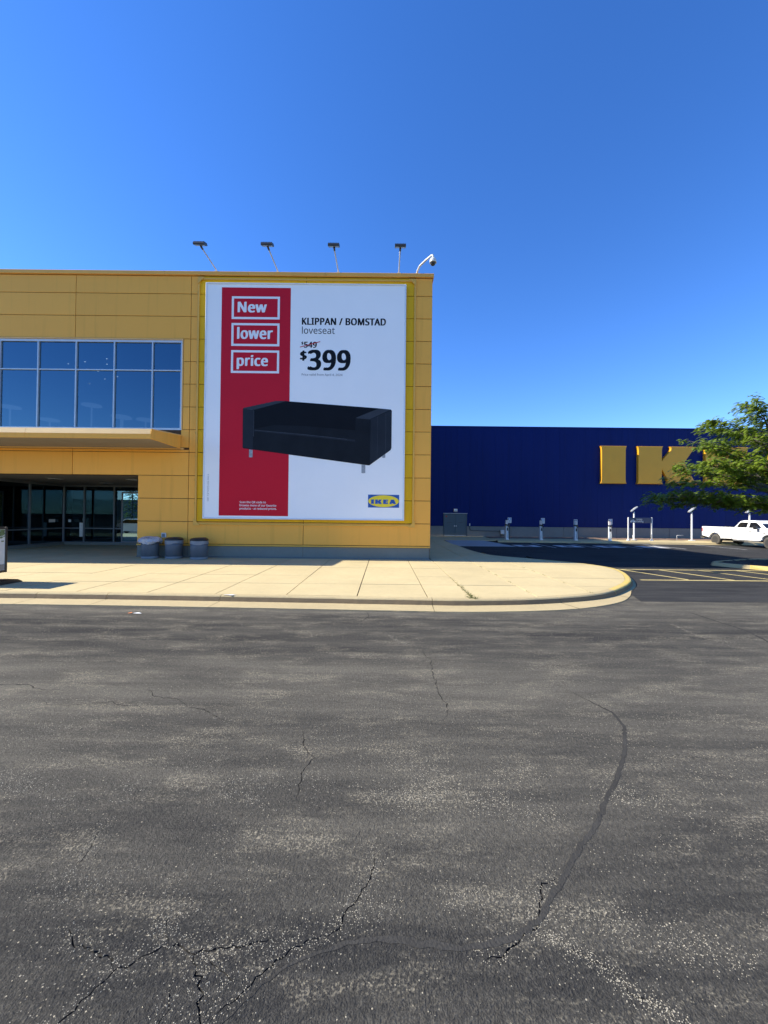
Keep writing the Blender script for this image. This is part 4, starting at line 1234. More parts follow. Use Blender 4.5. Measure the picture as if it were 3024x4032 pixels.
frame_print(-6.55, -4.51, 10.28, 11.25, .092)
frame_print(-6.55, -4.51, 9.135, 10.11, .092)
frame_print(-6.55, -4.51, 7.985, 8.955, .092)
B = 50
text_part('New', -6.30, -5.06, 10.58, .43, y2_, 'ink_white', bb, bold=B)
text_part('lower', -6.31, -4.79, 9.45, .455, y2_, 'ink_white', bb, bold=B)
text_part('price', -6.31, -4.98, 8.30, .43, y2_, 'ink_white', bb, bold=B)
text_part('KLIPPAN / BOMSTAD', -3.57, .0, 10.075, .285, y1_, 'ink', bb, bold=B)
text_part('loveseat', -3.56, -2.17, 9.69, .283, y1_, 'ink', bb, bold=0)
text_part('$', -3.58, -3.49, 9.23, .11, y1_, 'ink', bb, bold=B)
text_part('549', -3.47, -2.92, 9.10, .24, y1_, 'ink', bb, bold=B)
MB().sheet([(-3.64, 9.10), (-3.635, 9.13), (-2.785, 9.37), (-2.775, 9.34)], 'y', y2_).build('strike_line', 'red', bb, recalc=False)
text_part('$', -3.63, -3.34, 8.57, .37, y1_, 'ink', bb, bold=B)
text_part('399', -3.31, -1.48, 8.16, .82, y1_, 'ink', bb, bold=B + 4)
text_part('Price valid from April 4, 2024', -3.55, -1.82, 7.905, .088, y1_, 'ink_grey', bb, bold=4)
text_part('Scan the QR code to', -6.10, -4.99, 2.475, .085, y2_, 'ink_white', bb, bold=22)
text_part('browse more of our favorite', -6.10, -4.55, 2.34, .085, y2_, 'ink_white', bb, bold=22)
text_part('products - at reduced prices.', -6.10, -4.53, 2.205, .085, y2_, 'ink_white', bb, bold=22)
text_part('\u00a9 Inter IKEA Systems B.V. 2024', -7.47, -6.33, 3.68, .06, y1_, 'ink_grey', bb, bold=0, turn=-math.pi / 2)


# sofa picture (flat print)
def pr(name, pts, m, y=y2_):
    MB().sheet(pts, 'y', y).build(name, m, sofa, recalc=False)


sofa = MB().sheet([(-6.02, 6.45), (-5.99, 6.505), (-4.65, 6.81), (-4.21, 6.815), (-4.04, 6.80), (-.28, 6.545), (.24, 6.50), (.285, 6.45), (.285, 4.87), (.25, 4.78),
                   (-.64, 4.125), (-.73, 4.13), (-3.99, 4.54), (-5.55, 4.74), (-5.96, 4.785), (-6.01, 4.83)], 'y', y2_).build('sofa_print', 'sofa_a', bb, recalc=False)
pr('sofa_arm_top', [(-6.00, 6.49), (-5.98, 6.505), (-4.65, 6.805), (-4.22, 6.81), (-4.42, 6.74), (-5.55, 6.43)], 'sofa_b', y3_)
pr('sofa_arm_front', [(-6.005, 6.47), (-5.60, 6.42), (-5.57, 6.30), (-5.575, 4.76), (-6.0, 4.83)], 'sofa_d', y3_)
pr('sofa_back', [(-5.53, 6.40), (-4.38, 6.74), (-4.04, 6.79), (-.30, 6.535), (-1.24, 6.13), (-1.25, 5.60), (-3.44, 5.77), (-4.70, 5.79), (-5.53, 5.62)], 'sofa_c', y3_)
pr('sofa_seat', [(-5.53, 5.60), (-4.70, 5.77), (-3.44, 5.75), (-1.26, 5.58), (-1.26, 5.22), (-3.5, 5.44)], 'sofa_a', y3_)
pr('sofa_seat_edge', [(-5.53, 5.585), (-3.5, 5.425), (-1.26, 5.205), (-1.26, 5.12), (-3.5, 5.34), (-5.53, 5.52)], 'sofa_d', y3_)
pr('sofa_arm_top', [(-1.23, 6.14), (-.27, 6.535), (.24, 6.495), (-.61, 6.095)], 'sofa_b', y3_)
pr('sofa_arm_side', [(-.60, 6.085), (.275, 6.47), (.275, 4.87), (.24, 4.79), (-.62, 4.14)], 'sofa_d', y3_)
y4_ = BY - .016


def seam(pts, w):
    m = MB()
    m.sheet([(a, b) for a, b in pts] + [(a + w[0], b + w[1]) for a, b in reversed(pts)], 'y', y4_)
    m.build('sofa_seam', 'sofa_e', sofa, recalc=False)


seam([(-5.585, 6.41), (-5.56, 6.36), (-5.558, 5.9), (-5.565, 5.3)], (.022, -.01))
seam([(-5.50, 5.575), (-4.6, 5.50), (-3.5, 5.415), (-2.4, 5.31), (-1.6, 5.225)], (0, -.018))
seam([(-5.97, 6.475), (-5.75, 6.455), (-5.60, 6.435)], (0, -.016))
seam([(-1.22, 6.135), (-.9, 6.11), (-.62, 6.088)], (0, -.016))
seam([(.03, 6.33), (.035, 5.6), (.03, 4.66)], (.010, .004))
seam([(-.32, 6.18), (-.31, 5.5), (-.32, 4.40)], (.008, .003))
for x0, x1, z0, z1, zt in ((-5.73, -5.58, 4.42, 4.745, 4.73), (-.97, -.81, 3.80, 4.155, 4.135), (-.11, .03, 4.46, 4.525, 4.625)):
    MB().sheet([(x0, z0), ((x0 + x1) / 2, z0 - .012), (x1, z0), (x1, zt), (x0, z1)], 'y', y2_).build('sofa_leg', 'sofa_leg', sofa, recalc=False)


# logo letters, also used for the big wall sign; unit height, y up
def letter_I():
    k, c = .030, .11
    L = [(0, 1), (k * .62, 1 - c * .3), (k, 1 - c), (k, c), (k * .62, c * .3), (0, 0)]
    R = [(.70 - x, y) for x, y in reversed(L)]
    return [L + R]


def letter_K():
    k, c = .030, .11
    return [[(0, 1), (k * .62, 1 - c * .3), (k, 1 - c), (k, c), (k * .62, c * .3), (0, 0),
             (.69, 0), (.665, .03), (.655, .10), (.655, .395), (.79, .145), (.815, .07), (.80, .02), (.80, 0),
             (1.60, 0), (1.56, .03), (1.52, .08), (1.25, .575), (1.50, .94), (1.54, .98), (1.56, 1),
             (.87, 1), (.895, .955), (.89, .91), (.86, .865), (.655, .615), (.655, .90), (.665, .97), (.69, 1)]]


def letter_E():
    k, c = .030, .11
    return [[(0, 1), (k * .62, 1 - c * .3), (k, 1 - c), (k, c), (k * .62, c * .3), (0, 0),
             (1.17, 0), (1.15, .05), (1.15, .21), (1.17, .26), (.64, .26), (.64, .385), (1.06, .385), (1.04, .42), (1.04, .575), (1.06, .61), (.64, .61), (.64, .74),
             (1.17, .74), (1.15, .79), (1.15, .95), (1.17, 1)]]


def letter_A():
    return [[(0, 0), (.60, 0), (.585, .05), (.62, .155), (.90, .155), (.93, .05), (.915, 0), (1.62, 0), (1.56, .06), (1.16, .93), (1.16, 1), (.36, 1), (.36, .94), (.40, .90), (.05, .06)],
            [(.67, .33), (.85, .33), (.76, .62)]]


def letter_mesh(m, rings, x, z, s, y, depth, bev=0.0):
    outer = rings[0]
    if len(rings) > 1:                        # bridge the hole
        h = rings[1]
        bi = min(range(len(outer)), key=lambda i: (outer[i][0] - h[0][0]) ** 2 + (outer[i][1] - h[0][1]) ** 2)
        outer = outer[:bi + 1] + h + [h[0]] + outer[bi:]
        outer = outer[:]
    P = [(x + a * s, z + b * s) for a, b in outer]
    if depth:
        m.prism(P, 'y', y, y + depth)
    else:
        m.sheet(P, 'y', y)


lg = MB().sheet([(-.68, 2.345), (.635, 2.345), (.635, 2.89), (-.68, 2.89)], 'y', y1_).build('logo', 'ink_blue', bb, recalc=False)
el = [(-.022 + .645 * math.cos(a * math.pi / 32), 2.617 + .25 * math.sin(a * math.pi / 32)) for a in range(64)]
MB().sheet(el, 'y', y2_).build('logo_oval', 'ink_yellow', lg, recalc=False)
lx = -.555
for fn, w in ((letter_I, .70), (letter_K, 1.60), (letter_E, 1.17), (letter_A, 1.62)):
    m = MB()
    letter_mesh(m, fn(), lx, 2.50, .185, y3_, 0)
    m.build('logo_letter', 'ink_blue', lg, recalc=False)
    lx += w * .185 + .042

# ================================================================ ROOF FIXTURES
def floodlight(x, label):
    t = thing('roof_floodlight', label, 'floodlight', (x, YF + .1, 12.40), 'floodlights along the roof edge')
    MB().box(x - .07, x + .07, YF - .03, YF + .22, 12.401, 12.43).build('foot_plate', 'white_paint', t)
    MB().tube([(x, YF + .05, 12.42), (x, YF - .02, 12.47), (x, 15.12, 12.50)], .026, 10).build('arm', 'galv', t, smooth=True)
    MB().tube([(x, 15.14, 12.50), (x, 15.05, 12.50), (x, 14.98, 12.53)], .04, 10).build('knuckle', 'dark', t, smooth=True)
    h = MB()
    c, s_ = math.cos(RAD(-25)), math.sin(RAD(-25))
    def R(px, py, pz):
        return (x + px, 14.93 + py * c + pz * s_, 12.56 - py * s_ + pz * c)
    prof = [(-.17, -.055), (.15, -.055), (.17, -.02), (.13, .05), (-.13, .05), (-.17, .0)]
    v = [R(-.215, a, b) for a, b in prof] + [R(.215, a, b) for a, b in prof]
    n = len(prof)
    h.add(v, [tuple(range(n)), tuple(range(2 * n - 1, n - 1, -1))] + [(i, i + n, (i + 1) % n + n, (i + 1) % n) for i in range(n)])
    hd = h.build('head', 'dark', t)
    l = MB()
    l.add([R(-.18, -.14, -.0585), R(.18, -.14, -.0585), R(.18, .12, -.0585), R(-.18, .12, -.0585)], [(0, 1, 2, 3)])
    l.build('lens', 'alu_dark', hd, recalc=False)
    for k in range(7):
        xx = -.18 + .06 * k
        f = MB()
        f.add([R(xx - .006, -.11, .05), R(xx + .006, -.11, .05), R(xx + .006, .11, .05), R(xx - .006, .11, .05),
               R(xx - .006, -.10, .075), R(xx + .006, -.10, .075), R(xx + .006, .10, .075), R(xx - .006, .10, .075)],
              [(4, 5, 6, 7), (0, 1, 5, 4), (1, 2, 6, 5), (2, 3, 7, 6), (3, 0, 4, 7)])
        f.build('cooling_fin', 'dark', hd)
    return t


floodlight(-7.30, 'leftmost of the four floodlights on the roof edge above the billboard')
floodlight(-4.67, 'second floodlight from the left on the roof edge above the billboard')
floodlight(-2.07, 'third floodlight from the left on the roof edge above the billboard')
floodlight(.53, 'rightmost of the four floodlights on the roof edge, nearest the dome camera')

cc = thing('security_camera', 'white dome security camera on a bent arm at the roof corner', 'camera', (1.3, YF + .1, 12.40))
MB().box(1.2, 1.4, YF, YF + .25, 12.401, 12.43).build('foot_plate', 'white_paint', cc)
MB().tube([(1.3, YF + .06, 12.42), (1.33, YF - .02, 12.52), (1.40, 16.2, 12.60), (1.62, 15.85, 12.62), (1.82, 15.56, 12.62), (1.87, 15.50, 12.60), (1.88, 15.48, 12.54), (1.88, 15.48, 12.44)], .04, 12).build('arm', 'white_paint', cc, smooth=True)
MB().lathe([(.05, 12.46), (.10, 12.44), (.135, 12.38), (.14, 12.30), (.145, 12.27), (.12, 12.265)], 20, 1.88, 15.48).build('housing', 'white_paint', cc, smooth=True)
MB().lathe([(.105, 12.266), (.10, 12.22), (.07, 12.175), (.02, 12.155)], 20, 1.88, 15.48).build('dome', 'car_glass', cc, smooth=True)

# ================================================================ BINS and wall outlet
def bin_(x, y, label, rot, bag):
    t = thing('trash_bin', label, 'trash bin', (x, y, .15), 'grey trash bins by the pier', local=True)
    t.rotation_euler = (0, 0, rot)
    r = .335
    MB().lathe([(r - .03, 0), (r - .005, .012), (r - .005, .09), (r - .012, .095)], 32).build('base_ring', 'bin_band', t, smooth=False)
    MB().lathe([(r - .02, .095), (r - .012, .10), (r - .004, .5), (r, .66)], 32).build('body', 'bin', t, smooth=True)
    MB().lathe([(r - .006, .655), (r + .006, .66), (r + .006, .75), (r - .004, .755)], 32).build('rim_band', 'bin_band', t)
    lid = MB().lathe([(r + .012, .752), (r + .014, .80), (r - .03, .845), (r - .13, .872), (.06, .88)], 32).build('lid', 'black', t, smooth=True)
    MB().lathe([(.17, .866), (.165, .879), (.10, .882)], 24, 0, -.08).build('lid_opening', 'dark', lid)
    # liner showing below the rim
    m = MB()
    n = 40
    rb = random.Random(int(x * 100))
    lo = .64 if not bag else .58
    for k in range(n):
        a = 2 * math.pi * k / n
        drop = (.10 + .05 * math.sin(3 * a + x) + rb.uniform(-.02, .02))
        for q, (rr, zz) in enumerate(((r + .009, .745), (r + .012, .70), (r + .010, .655 - drop * .45))):
            m.v.append((rr * math.cos(a), rr * math.sin(a), zz))
    for k in range(n):
        k2 = (k + 1) % n
        for q in range(2):
            m.f.append((k * 3 + q, k2 * 3 + q, k2 * 3 + q + 1, k * 3 + q + 1))
    if not bag:
        m.build('liner', 'bin_band', t, smooth=True)
    else:
        b = MB()
        n = 44
        for k in range(n):
            a = 2 * math.pi * k / n
            fr = max(0.0, math.cos(a + math.pi / 2 + .35))          # bulges to the front
            for rr, zz in ((r * .30, .895 + .02 * fr), (r * .8, .885 - .02 * fr + rb.uniform(-.015, .015)), (r + .03 + .05 * abs(math.sin(2.5 * a)), .80 + rb.uniform(-.02, .02)),
                           (r + .06 + .07 * abs(math.sin(2 * a + .4)) + rb.uniform(-.01, .02), .70 + rb.uniform(-.02, .02)), (r + .05 + rb.uniform(0, .05), .63 - .05 * math.sin(3 * a) + rb.uniform(-.03, .03))):
                b.v.append((rr * math.cos(a), rr * math.sin(a), zz))
        for k in range(n):
            k2 = (k + 1) % n
            a = 2 * math.pi * k / n
            for q in range(4):
                if q < 2 and math.sin(a) > .2:
                    continue
                b.f.append((k * 5 + q, k2 * 5 + q, k2 * 5 + q + 1, k * 5 + q + 1))
        b.build('bag', 'bag', t, smooth=False)
    return t


bin_(-9.66, 15.93, 'grey round trash bin with a loose pale plastic bag hanging over its rim', .3, True)
bin_(-8.70, 15.98, 'middle grey round trash bin with a black lid', 1.0, False)
bin_(-7.56, 15.78, 'grey round trash bin with a black lid nearest the billboard', 2.0, False)
ob = thing('outlet_box', 'small grey weatherproof outlet box on the yellow pier above the bins', 'outlet box', (-9.36, YF, 1.0))
MB().cbox(-9.46, -9.26, YF - .05, YF - .001, .98, 1.18, .012).build('cover', 'galv', ob)
MB().box(-9.42, -9.30, YF - .062, YF - .051, 1.01, 1.14).build('flap', 'alu_dark', ob)
hb = thing('hose_tap', 'small metal hose tap on the concrete plinth beside the last bin', 'tap', (-8.05, YF, .4))
MB().tube([(-8.06, YF + .02, .45), (-8.06, YF - .10, .45), (-8.06, YF - .14, .40)], .022, 8).build('spout', 'galv', hb, smooth=True)
MB().lathe([(.035, .475), (.045, .485), (.035, .495)], 10, -8.06, YF - .07).build('valve_wheel', 'galv', hb)

# ================================================================ POSTER STAND (left edge)
ps = thing('poster_stand', 'dark framed poster stand on the sunlit sidewalk at the left edge', 'poster stand', (-10.06, 9.85, .15))
MB().prism([(9.25, .15), (9.25, .17), (9.38, .24), (10.12, .24), (10.25, .17), (10.25, .15)], 'x', -10.55, -9.60).build('base', 'black', ps)
MB().cbox(-10.12, -10.00, 9.70, 9.95, .24, .42, .01).build('neck', 'dark', ps)
for a in ((9.36, 9.42, .40, 1.60), (10.20, 10.26, .40, 1.60), (9.421, 10.199, .40, .46), (9.421, 10.199, 1.54, 1.60)):
    MB().cbox(-10.10, -10.02, a[0], a[1], a[2], a[3], .006).build('frame_bar', 'black', ps)
po = MB().box(-10.085, -10.035, 9.421, 10.199, .461, 1.539).build('poster', 'poster', ps)
MB().sheet([(9.43, .47), (10.19, .47), (10.19, .62), (9.43, .62)], 'x', -10.031).build('poster_footer', 'poster_grey', po, recalc=False)
rg = random.Random(8)
m = MB()
for _ in range(60):
    y, z = 10.19 - abs(rg.gauss(0, .16)), 1.53 - abs(rg.gauss(0, .12))
    a = rg.random() * 6.28
    m.sheet([(max(9.43, min(10.19, y + .05 * math.cos(a + k))), max(.7, min(1.53, z + .02 * math.sin(a + k)))) for k in (0, 1.4, 3.1, 4.6)], 'x', -10.031 + rg.random() * .001)
m.build('poster_leaves', 'poster_green', po, recalc=False)
m = MB()
m.sheet([(9.95 + .035 * math.cos(k), .545 + .035 * math.sin(k)) for k in [i * .5236 for i in range(12)]], 'x', -10.027)
m.build('poster_mark', 'paper', po, recalc=False)

# litter
lt = thing('litter', 'crumpled white and orange paper scrap on the asphalt before the kerb', 'litter', (-5.03, 7.72, 0))
m = MB()
m.add([(-5.00, 7.70, .004), (-4.88, 7.71, .02), (-4.80, 7.675, .006), (-4.90, 7.66, .010)], [(0, 1, 2, 3)])
m.build('white_scrap', 'paper', lt, recalc=False)
m = MB()
m.add([(-5.10, 7.70, .004), (-5.03, 7.725, .02), (-5.0, 7.69, .014), (-5.07, 7.675, .006)], [(0, 1, 2, 3)])
m.build('orange_scrap', 'orange', lt, recalc=False)
sp = MB()
rg = random.Random(2)
sm = [(-3.5 + (.12 + rg.uniform(-.05, .05)) * math.cos(k * .4189), 8.83 + (.045 + rg.uniform(-.015, .015)) * math.sin(k * .4189)) for k in range(15)]
sp.sheet(sm, 'z', KZ + .004)
splat = sp.build('white_patch', 'paper', kerb, recalc=False)


# ================================================================ BLUE BUILDING
WY = 36.40
bl = thing('warehouse_building', 'long dark blue metal clad warehouse wall on a concrete base', 'building', (30, WY, 0))
MB().box(2.05, 70, WY + .04, WY + .5, .0, 10.5).build('wall_core', 'blue_dark', bl)
x = 2.05
pw = 1.21
proto = None
for i in range(56):
    x0 = 2.05 + pw * i
    if x0 > 69:
        break
    def strip(z0, z1):
        m = MB()
        # shallow ribs pressed into the sheet
        pts = [(x0 + .004, WY + .03), (x0 + .004, WY + .004), (x0 + .02, WY), (x0 + .58, WY), (x0 + .595, WY + .006), (x0 + .615, WY + .006), (x0 + .63, WY), (x0 + pw - .02, WY), (x0 + pw - .004, WY + .004), (x0 + pw - .004, WY + .03)]
        m.prism(pts, 'z', z0, z1)
        m.build('panel', 'blue', bl)
    if x0 + pw > 5.6 and x0 < 7.9:
        strip(2.30, 10.45)
    else:
        strip(1.115, 10.45)
for a, b in ((4.474, 5.62), (7.86, 8.096)):
    MB().box(a, b, WY, WY + .03, 1.115, 2.298).build('panel', 'blue', bl)
MB().box(2.05, 70, WY - .03, WY + .55, 10.452, 10.60).build('coping', 'blue', bl)
xs = [2.05, 5.62, 7.86, 12.0, 17.0, 22.0, 27.0, 32.0, 37.0, 42.0, 50.0, 60.0, 70.0]
for i in range(len(xs) - 1):
    if i == 1:
        continue
    MB().facade(xs[i] + .008, xs[i + 1] - .008, .0, 1.10, WY - .06, .2, .012).build('base_panel', 'base', bl)
for a, b in ((2.05, 5.62), (7.86, 70)):
    MB().box(a, b, WY - .075, WY + .0, 1.101, 1.113).build('base_flashing', 'blue_dark', bl)
df = MB()
df.box(5.63, 5.69, WY - .08, WY + .03, .15, 2.22)
df.box(7.79, 7.85, WY - .08, WY + .03, .15, 2.22)
df.box(5.63, 7.85, WY - .08, WY + .03, 2.221, 2.285)
dfo = df.build('door_frame', 'door', bl)
MB().box(5.60, 7.88, WY - .13, WY - .085, 2.288, 2.32).build('drip_cap', 'galv', dfo)
for a, b, hx in ((5.70, 6.735, 6.66), (6.745, 7.78, 6.82)):
    d = MB().cbox(a, b, WY - .05, WY + .0, .19, 2.21, .006).build('door_leaf', 'door', bl)
    MB().box(hx - .03, hx + .03, WY - .11, WY - .051, 1.05, 1.18).build('door_handle', 'galv', d)
    MB().box(a + .28, a + .75, WY - .056, WY - .051, 1.44, 1.47).build('door_plate', 'dark', d)
    MB().box(a + .01, b - .01, WY - .06, WY - .051, .195, .235).build('door_sweep', 'alu', d)
MB().lathe([(.09, -.004), (.09, .0)], 18, 5.90, 2.02, 'y', WY - .052).build('door_sticker', 'door_red', bl)
wl_ = thing('wall_light', 'small grey wall light above the double door', 'wall light', (6.75, WY, 2.45))
MB().prism([(WY - .002, 2.45), (WY - .14, 2.45), (WY - .20, 2.56), (WY - .20, 2.70), (WY - .002, 2.74)], 'x', 6.60, 6.92).build('housing', 'alu', wl_)
MB().box(6.64, 6.88, WY - .13, WY - .02, 2.435, 2.449).build('lens', 'lens', wl_)
jb = thing('junction_box', 'grey electrical junction box with conduit on the concrete wall base', 'junction box', (11.0, WY, .15))
MB().cbox(11.00, 11.36, WY - .22, WY - .062, .40, .78, .012).build('box', 'galv', jb)
MB().tube([(8.10, WY - .10, 1.15), (8.12, WY - .10, .85), (8.22, WY - .10, .72), (8.45, WY - .10, .70), (10.8, WY - .10, .67), (11.0, WY - .10, .66)], .022, 8).build('conduit', 'dark', jb, smooth=True)
MB().cbox(8.06, 8.15, WY - .13, WY - .061, 1.14, 1.36, .008).build('switch_box', 'white_paint', jb)
MB().tube([(11.02, WY - .12, .42), (11.02, WY - .12, .12)], .022, 8).build('conduit', 'dark', jb, smooth=True)
MB().box(11.0, 11.34, WY - .14, WY - .08, .23, .28).build('bracket', 'dark', jb)

sg = thing('wall_sign', 'huge gold capital letters mounted on the dark blue wall, partly behind the tree', 'sign', (28, WY, 5.26))
LX = [20.30, 23.76, 30.05, 34.95]
for fn, x0, nm in zip((letter_I, letter_K, letter_E, letter_A), LX, ('I', 'K', 'E', 'A')):
    m = MB()
    letter_mesh(m, fn(), x0, 5.26, 3.54, WY - .32, .30)
    o = m.build('letter', 'gold', sg)
    o['label'] = 'gold letter %s' % nm
    bm = bmesh.new()
    bm.from_mesh(o.data)
    es = [e for e in bm.edges if all(abs(q.co.y - (WY - .32 - sg.location.y)) < .001 for q in e.verts) and len(e.link_faces) == 2]
    if nm != 'A':
        bmesh.ops.bevel(bm, geom=es, offset=.045, segments=2, affect='EDGES', profile=.6)
    bm.to_mesh(o.data)
    bm.free()

# ================================================================ EV CHARGERS AND SIGNS
def charger(x, y, label, tilt):
    t = thing('ev_charger', label, 'ev charger', (x, y, .15), 'white charging posts along the blue wall', local=True)
    t.rotation_euler = (0, 0, tilt)
    MB().cbox(-.11, .11, -.13, .13, 0, .74, .012).build('pedestal', 'charger', t)
    MB().cbox(-.14, .14, -.16, .16, 0, .03, .006).build('foot', 'galv', t)
    for sx in (-1, 1):
        MB().cbox(sx * .0825 - .0275, sx * .0825 + .0275, -.125, .125, .741, 1.16, .006).build('side_rail', 'charger', t)
    MB().box(-.054, .054, -.09, .10, .741, 1.159).build('recess', 'black', t)
    MB().cbox(-.04, .04, -.118, -.091, .98, 1.13, .004).build('screen', 'lens', t)
    MB().cbox(-.135, .135, -.14, .14, 1.161, 1.27, .02).build('collar', 'black', t)
    hd = MB().cbox(-.115, .045, -.10, .08, 1.271, 1.60, .012).build('head', 'charger', t)
    MB().box(-.095, .025, -.106, -.101, 1.30, 1.57).build('label_plate', 'pink', hd)
    MB().cbox(-.12, .05, -.12, .10, 1.601, 1.64, .01).build('head_cap', 'black', hd)
    MB().cbox(.06, .125, -.17, -.05, 1.02, 1.25, .012).build('plug', 'black', t)
    MB().tube([(.095, -.15, 1.04), (.10, -.19, .80), (.10, -.22, .45), (.085, -.22, .20), (.05, -.20, .12), (.02, -.19, .20), (.03, -.18, .50), (.06, -.15, .80), (.05, -.13, .98)], .014, 8).build('cable', 'black', t, smooth=True)
    return t


cy = 31.5
charger(10.08, cy, 'white charging post nearest the double door', 0.12)
charger(12.88, cy, 'second charging post from the double door', 0.0)
charger(15.72, cy, 'third charging post from the double door', -0.1)
charger(18.52, cy, 'rightmost charging post, standing in the sun', -0.35)


def ev_sign(x, z1, label):
    t = thing('parking_sign', label, 'sign', (x, 32.4, .15), 'small charging signs behind the charging posts')
    MB().box(x - .03, x + .03, 32.40, 32.46, .15, z1 - .05).build('post', 'dark', t)
    p = MB().cbox(x - .155, x + .155, 32.37, 32.385, z1 - .45, z1, .004).build('plate', 'paper', t)
    b = MB()
    b.sheet([(x - .115, z1 - .20), (x + .115, z1 - .20), (x + .115, z1 - .035), (x - .115, z1 - .035)], 'y', 32.366)
    b.build('symbol_field', 'ev_blue', p, recalc=False)
    g = MB()
    g.sheet([(x - .045, z1 - .19), (x + .035, z1 - .19), (x + .035, z1 - .06), (x - .045, z1 - .06)], 'y', 32.362)
    g.sheet([(x + .045, z1 - .17), (x + .062, z1 - .17), (x + .062, z1 - .09), (x + .045, z1 - .08)], 'y', 32.362)
    g.build('charger_symbol', 'ink_white', p, recalc=False)
    for k in range(4):
        w = (.10, .075, .095, .06)[k]
        MB().sheet([(x - w, z1 - .25 - k * .045), (x + w, z1 - .25 - k * .045), (x + w, z1 - .232 - k * .045), (x - w, z1 - .232 - k * .045)], 'y', 32.366).build('text_line', 'ink_grey', p, recalc=False)


ev_sign(10.58, 1.96, 'small charging sign beside the charging post nearest the double door')
ev_sign(13.38, 1.94, 'small charging sign half behind the second charging post')
ev_sign(16.14, 1.86, 'small charging sign hidden behind the third charging post')
ev_sign(19.08, 1.92, 'small charging sign behind the rightmost sunlit charging post')

# family parking sign
fs = thing('family_sign', 'dark blue family parking sign between two white posts', 'sign', (21.2, 31.9, .15))
for x in (20.27, 22.22):
    MB().lathe([(.15, .15), (.14, .19), (.055, .30), (.052, .32), (.052, 2.06), (.04, 2.09)], 16, x, 31.9).build('post', 'white_paint', fs, smooth=True)
pl = MB().cbox(20.335, 22.155, 31.85, 31.89, 1.62, 2.07, .006).build('panel', 'sign_blue', fs)
text_part('Family', 20.92, 21.40, 1.855, .135, 31.846, 'ink_white', pl)
text_part('Parking', 20.92, 21.48, 1.69, .135, 31.846, 'ink_white', pl)
for i, (px_, h_) in enumerate(((20.46, .16), (20.54, .25), (20.65, .27), (20.75, .17), (20.80, .13))):
    m = MB()
    m.sheet([(px_ - .02, 1.67), (px_ + .02, 1.67), (px_ + .032, 1.67 + h_ * .55), (px_ + .02, 1.67 + h_ * .75), (px_ - .02, 1.67 + h_ * .75), (px_ - .032, 1.67 + h_ * .55)], 'y', 31.846)
    m.sheet([(px_ + .022 * math.cos(k * .785), 1.67 + h_ * .88 + .022 * math.sin(k * .785)) for k in range(8)], 'y', 31.846)
    m.build('family_figure', 'ink_white', pl, recalc=False)


# lamp posts that light the sign
def lamp_post(x, y, label):
    t = thing('lamp_post', label, 'lamp post', (x, y, .15), 'white sign lamps along the blue wall', local=True)
    MB().cbox(-.20, .20, -.20, .20, 0, .06, .015).build('base_plate', 'white_paint', t)
    MB().lathe([(.09, .06), (.085, .10), (.063, .11), (.063, 2.22), (.05, 2.24)], 16).build('pole', 'white_paint', t, smooth=True)
    MB().lathe([(.05, 2.24), (.06, 2.26), (.055, 2.40), (.03, 2.42)], 12).build('swivel', 'white_paint', t, smooth=True)
    h = MB()
    c, s_ = math.cos(RAD(42)), math.sin(RAD(42))
    def R(px, py, pz):
        return (px, py * c - pz * s_, 2.62 + py * s_ + pz * c)
    def rbox(mb, x0, x1, a0, a1, b0, b1):
        v = [R(xx, aa, bb_) for xx in (x0, x1) for aa, bb_ in ((a0, b0), (a1, b0), (a1, b1), (a0, b1))]
        mb.add(v, [(0, 1, 2, 3), (7, 6, 5, 4), (0, 4, 5, 1), (1, 5, 6, 2), (2, 6, 7, 3), (3, 7, 4, 0)])
    rbox(h, -.20, .20, -.30, .32, -.02, .05)
    hd = h.build('head', 'alu', t)
    l = MB()
    rbox(l, -.16, .16, -.22, .28, -.035, -.021)
    l.build('lens', 'dark', hd)
    for k in range(5):
        f = MB()
        rbox(f, -.16 + .08 * k - .006, -.16 + .08 * k + .006, -.2, .2, .051, .085)
        f.build('cooling_fin', 'white_paint', hd)
    t.rotation_euler = (0, 0, RAD(-112))
    return t


lamp_post(21.2, 32.6, 'white lamp post behind the family parking sign')
lamp_post(26.1, 32.6, 'white lamp post just left of the pickup truck')
lamp_post(31.0, 32.6, 'white lamp post rising behind the pickup truck cab')
for x, y, lab in ((21.75, 33.6, 'short grey pipe stub beside the family parking sign lamp'), (25.95, 33.6, 'bent grey conduit pipe at the foot of the lamp beside the truck')):
    t = thing('pipe_stub', lab, 'pipe', (x, y, .15))
    pts = [(x, y, .1), (x, y, .55)] if x < 22 else [(x - .35, y, .1), (x - .35, y, .52), (x - .33, y, .56), (x + .2, y, .57)]
    MB().tube(pts, .025, 8).build('pipe', 'galv', t, smooth=True)
    MB().lathe([(.045, .10), (.045, .16), (.03, .17)], 10, pts[0][0], y).build('collar', 'galv', t)


# ================================================================ PICKUP TRUCK
tr = thing('pickup_truck', 'white crew cab pickup truck parked beside the blue wall', 'truck', (27.22, 30.45, 0.0), local=True)
tr.rotation_euler = (0, 0, -math.pi / 2)
W = 1.0


def arch(cx, r, a0, a1, n=10, z=.42):
    return [(cx + r * math.cos(RAD(a0 + (a1 - a0) * i / n)), z + r * math.sin(RAD(a0 + (a1 - a0) * i / n))) for i in range(n + 1)]


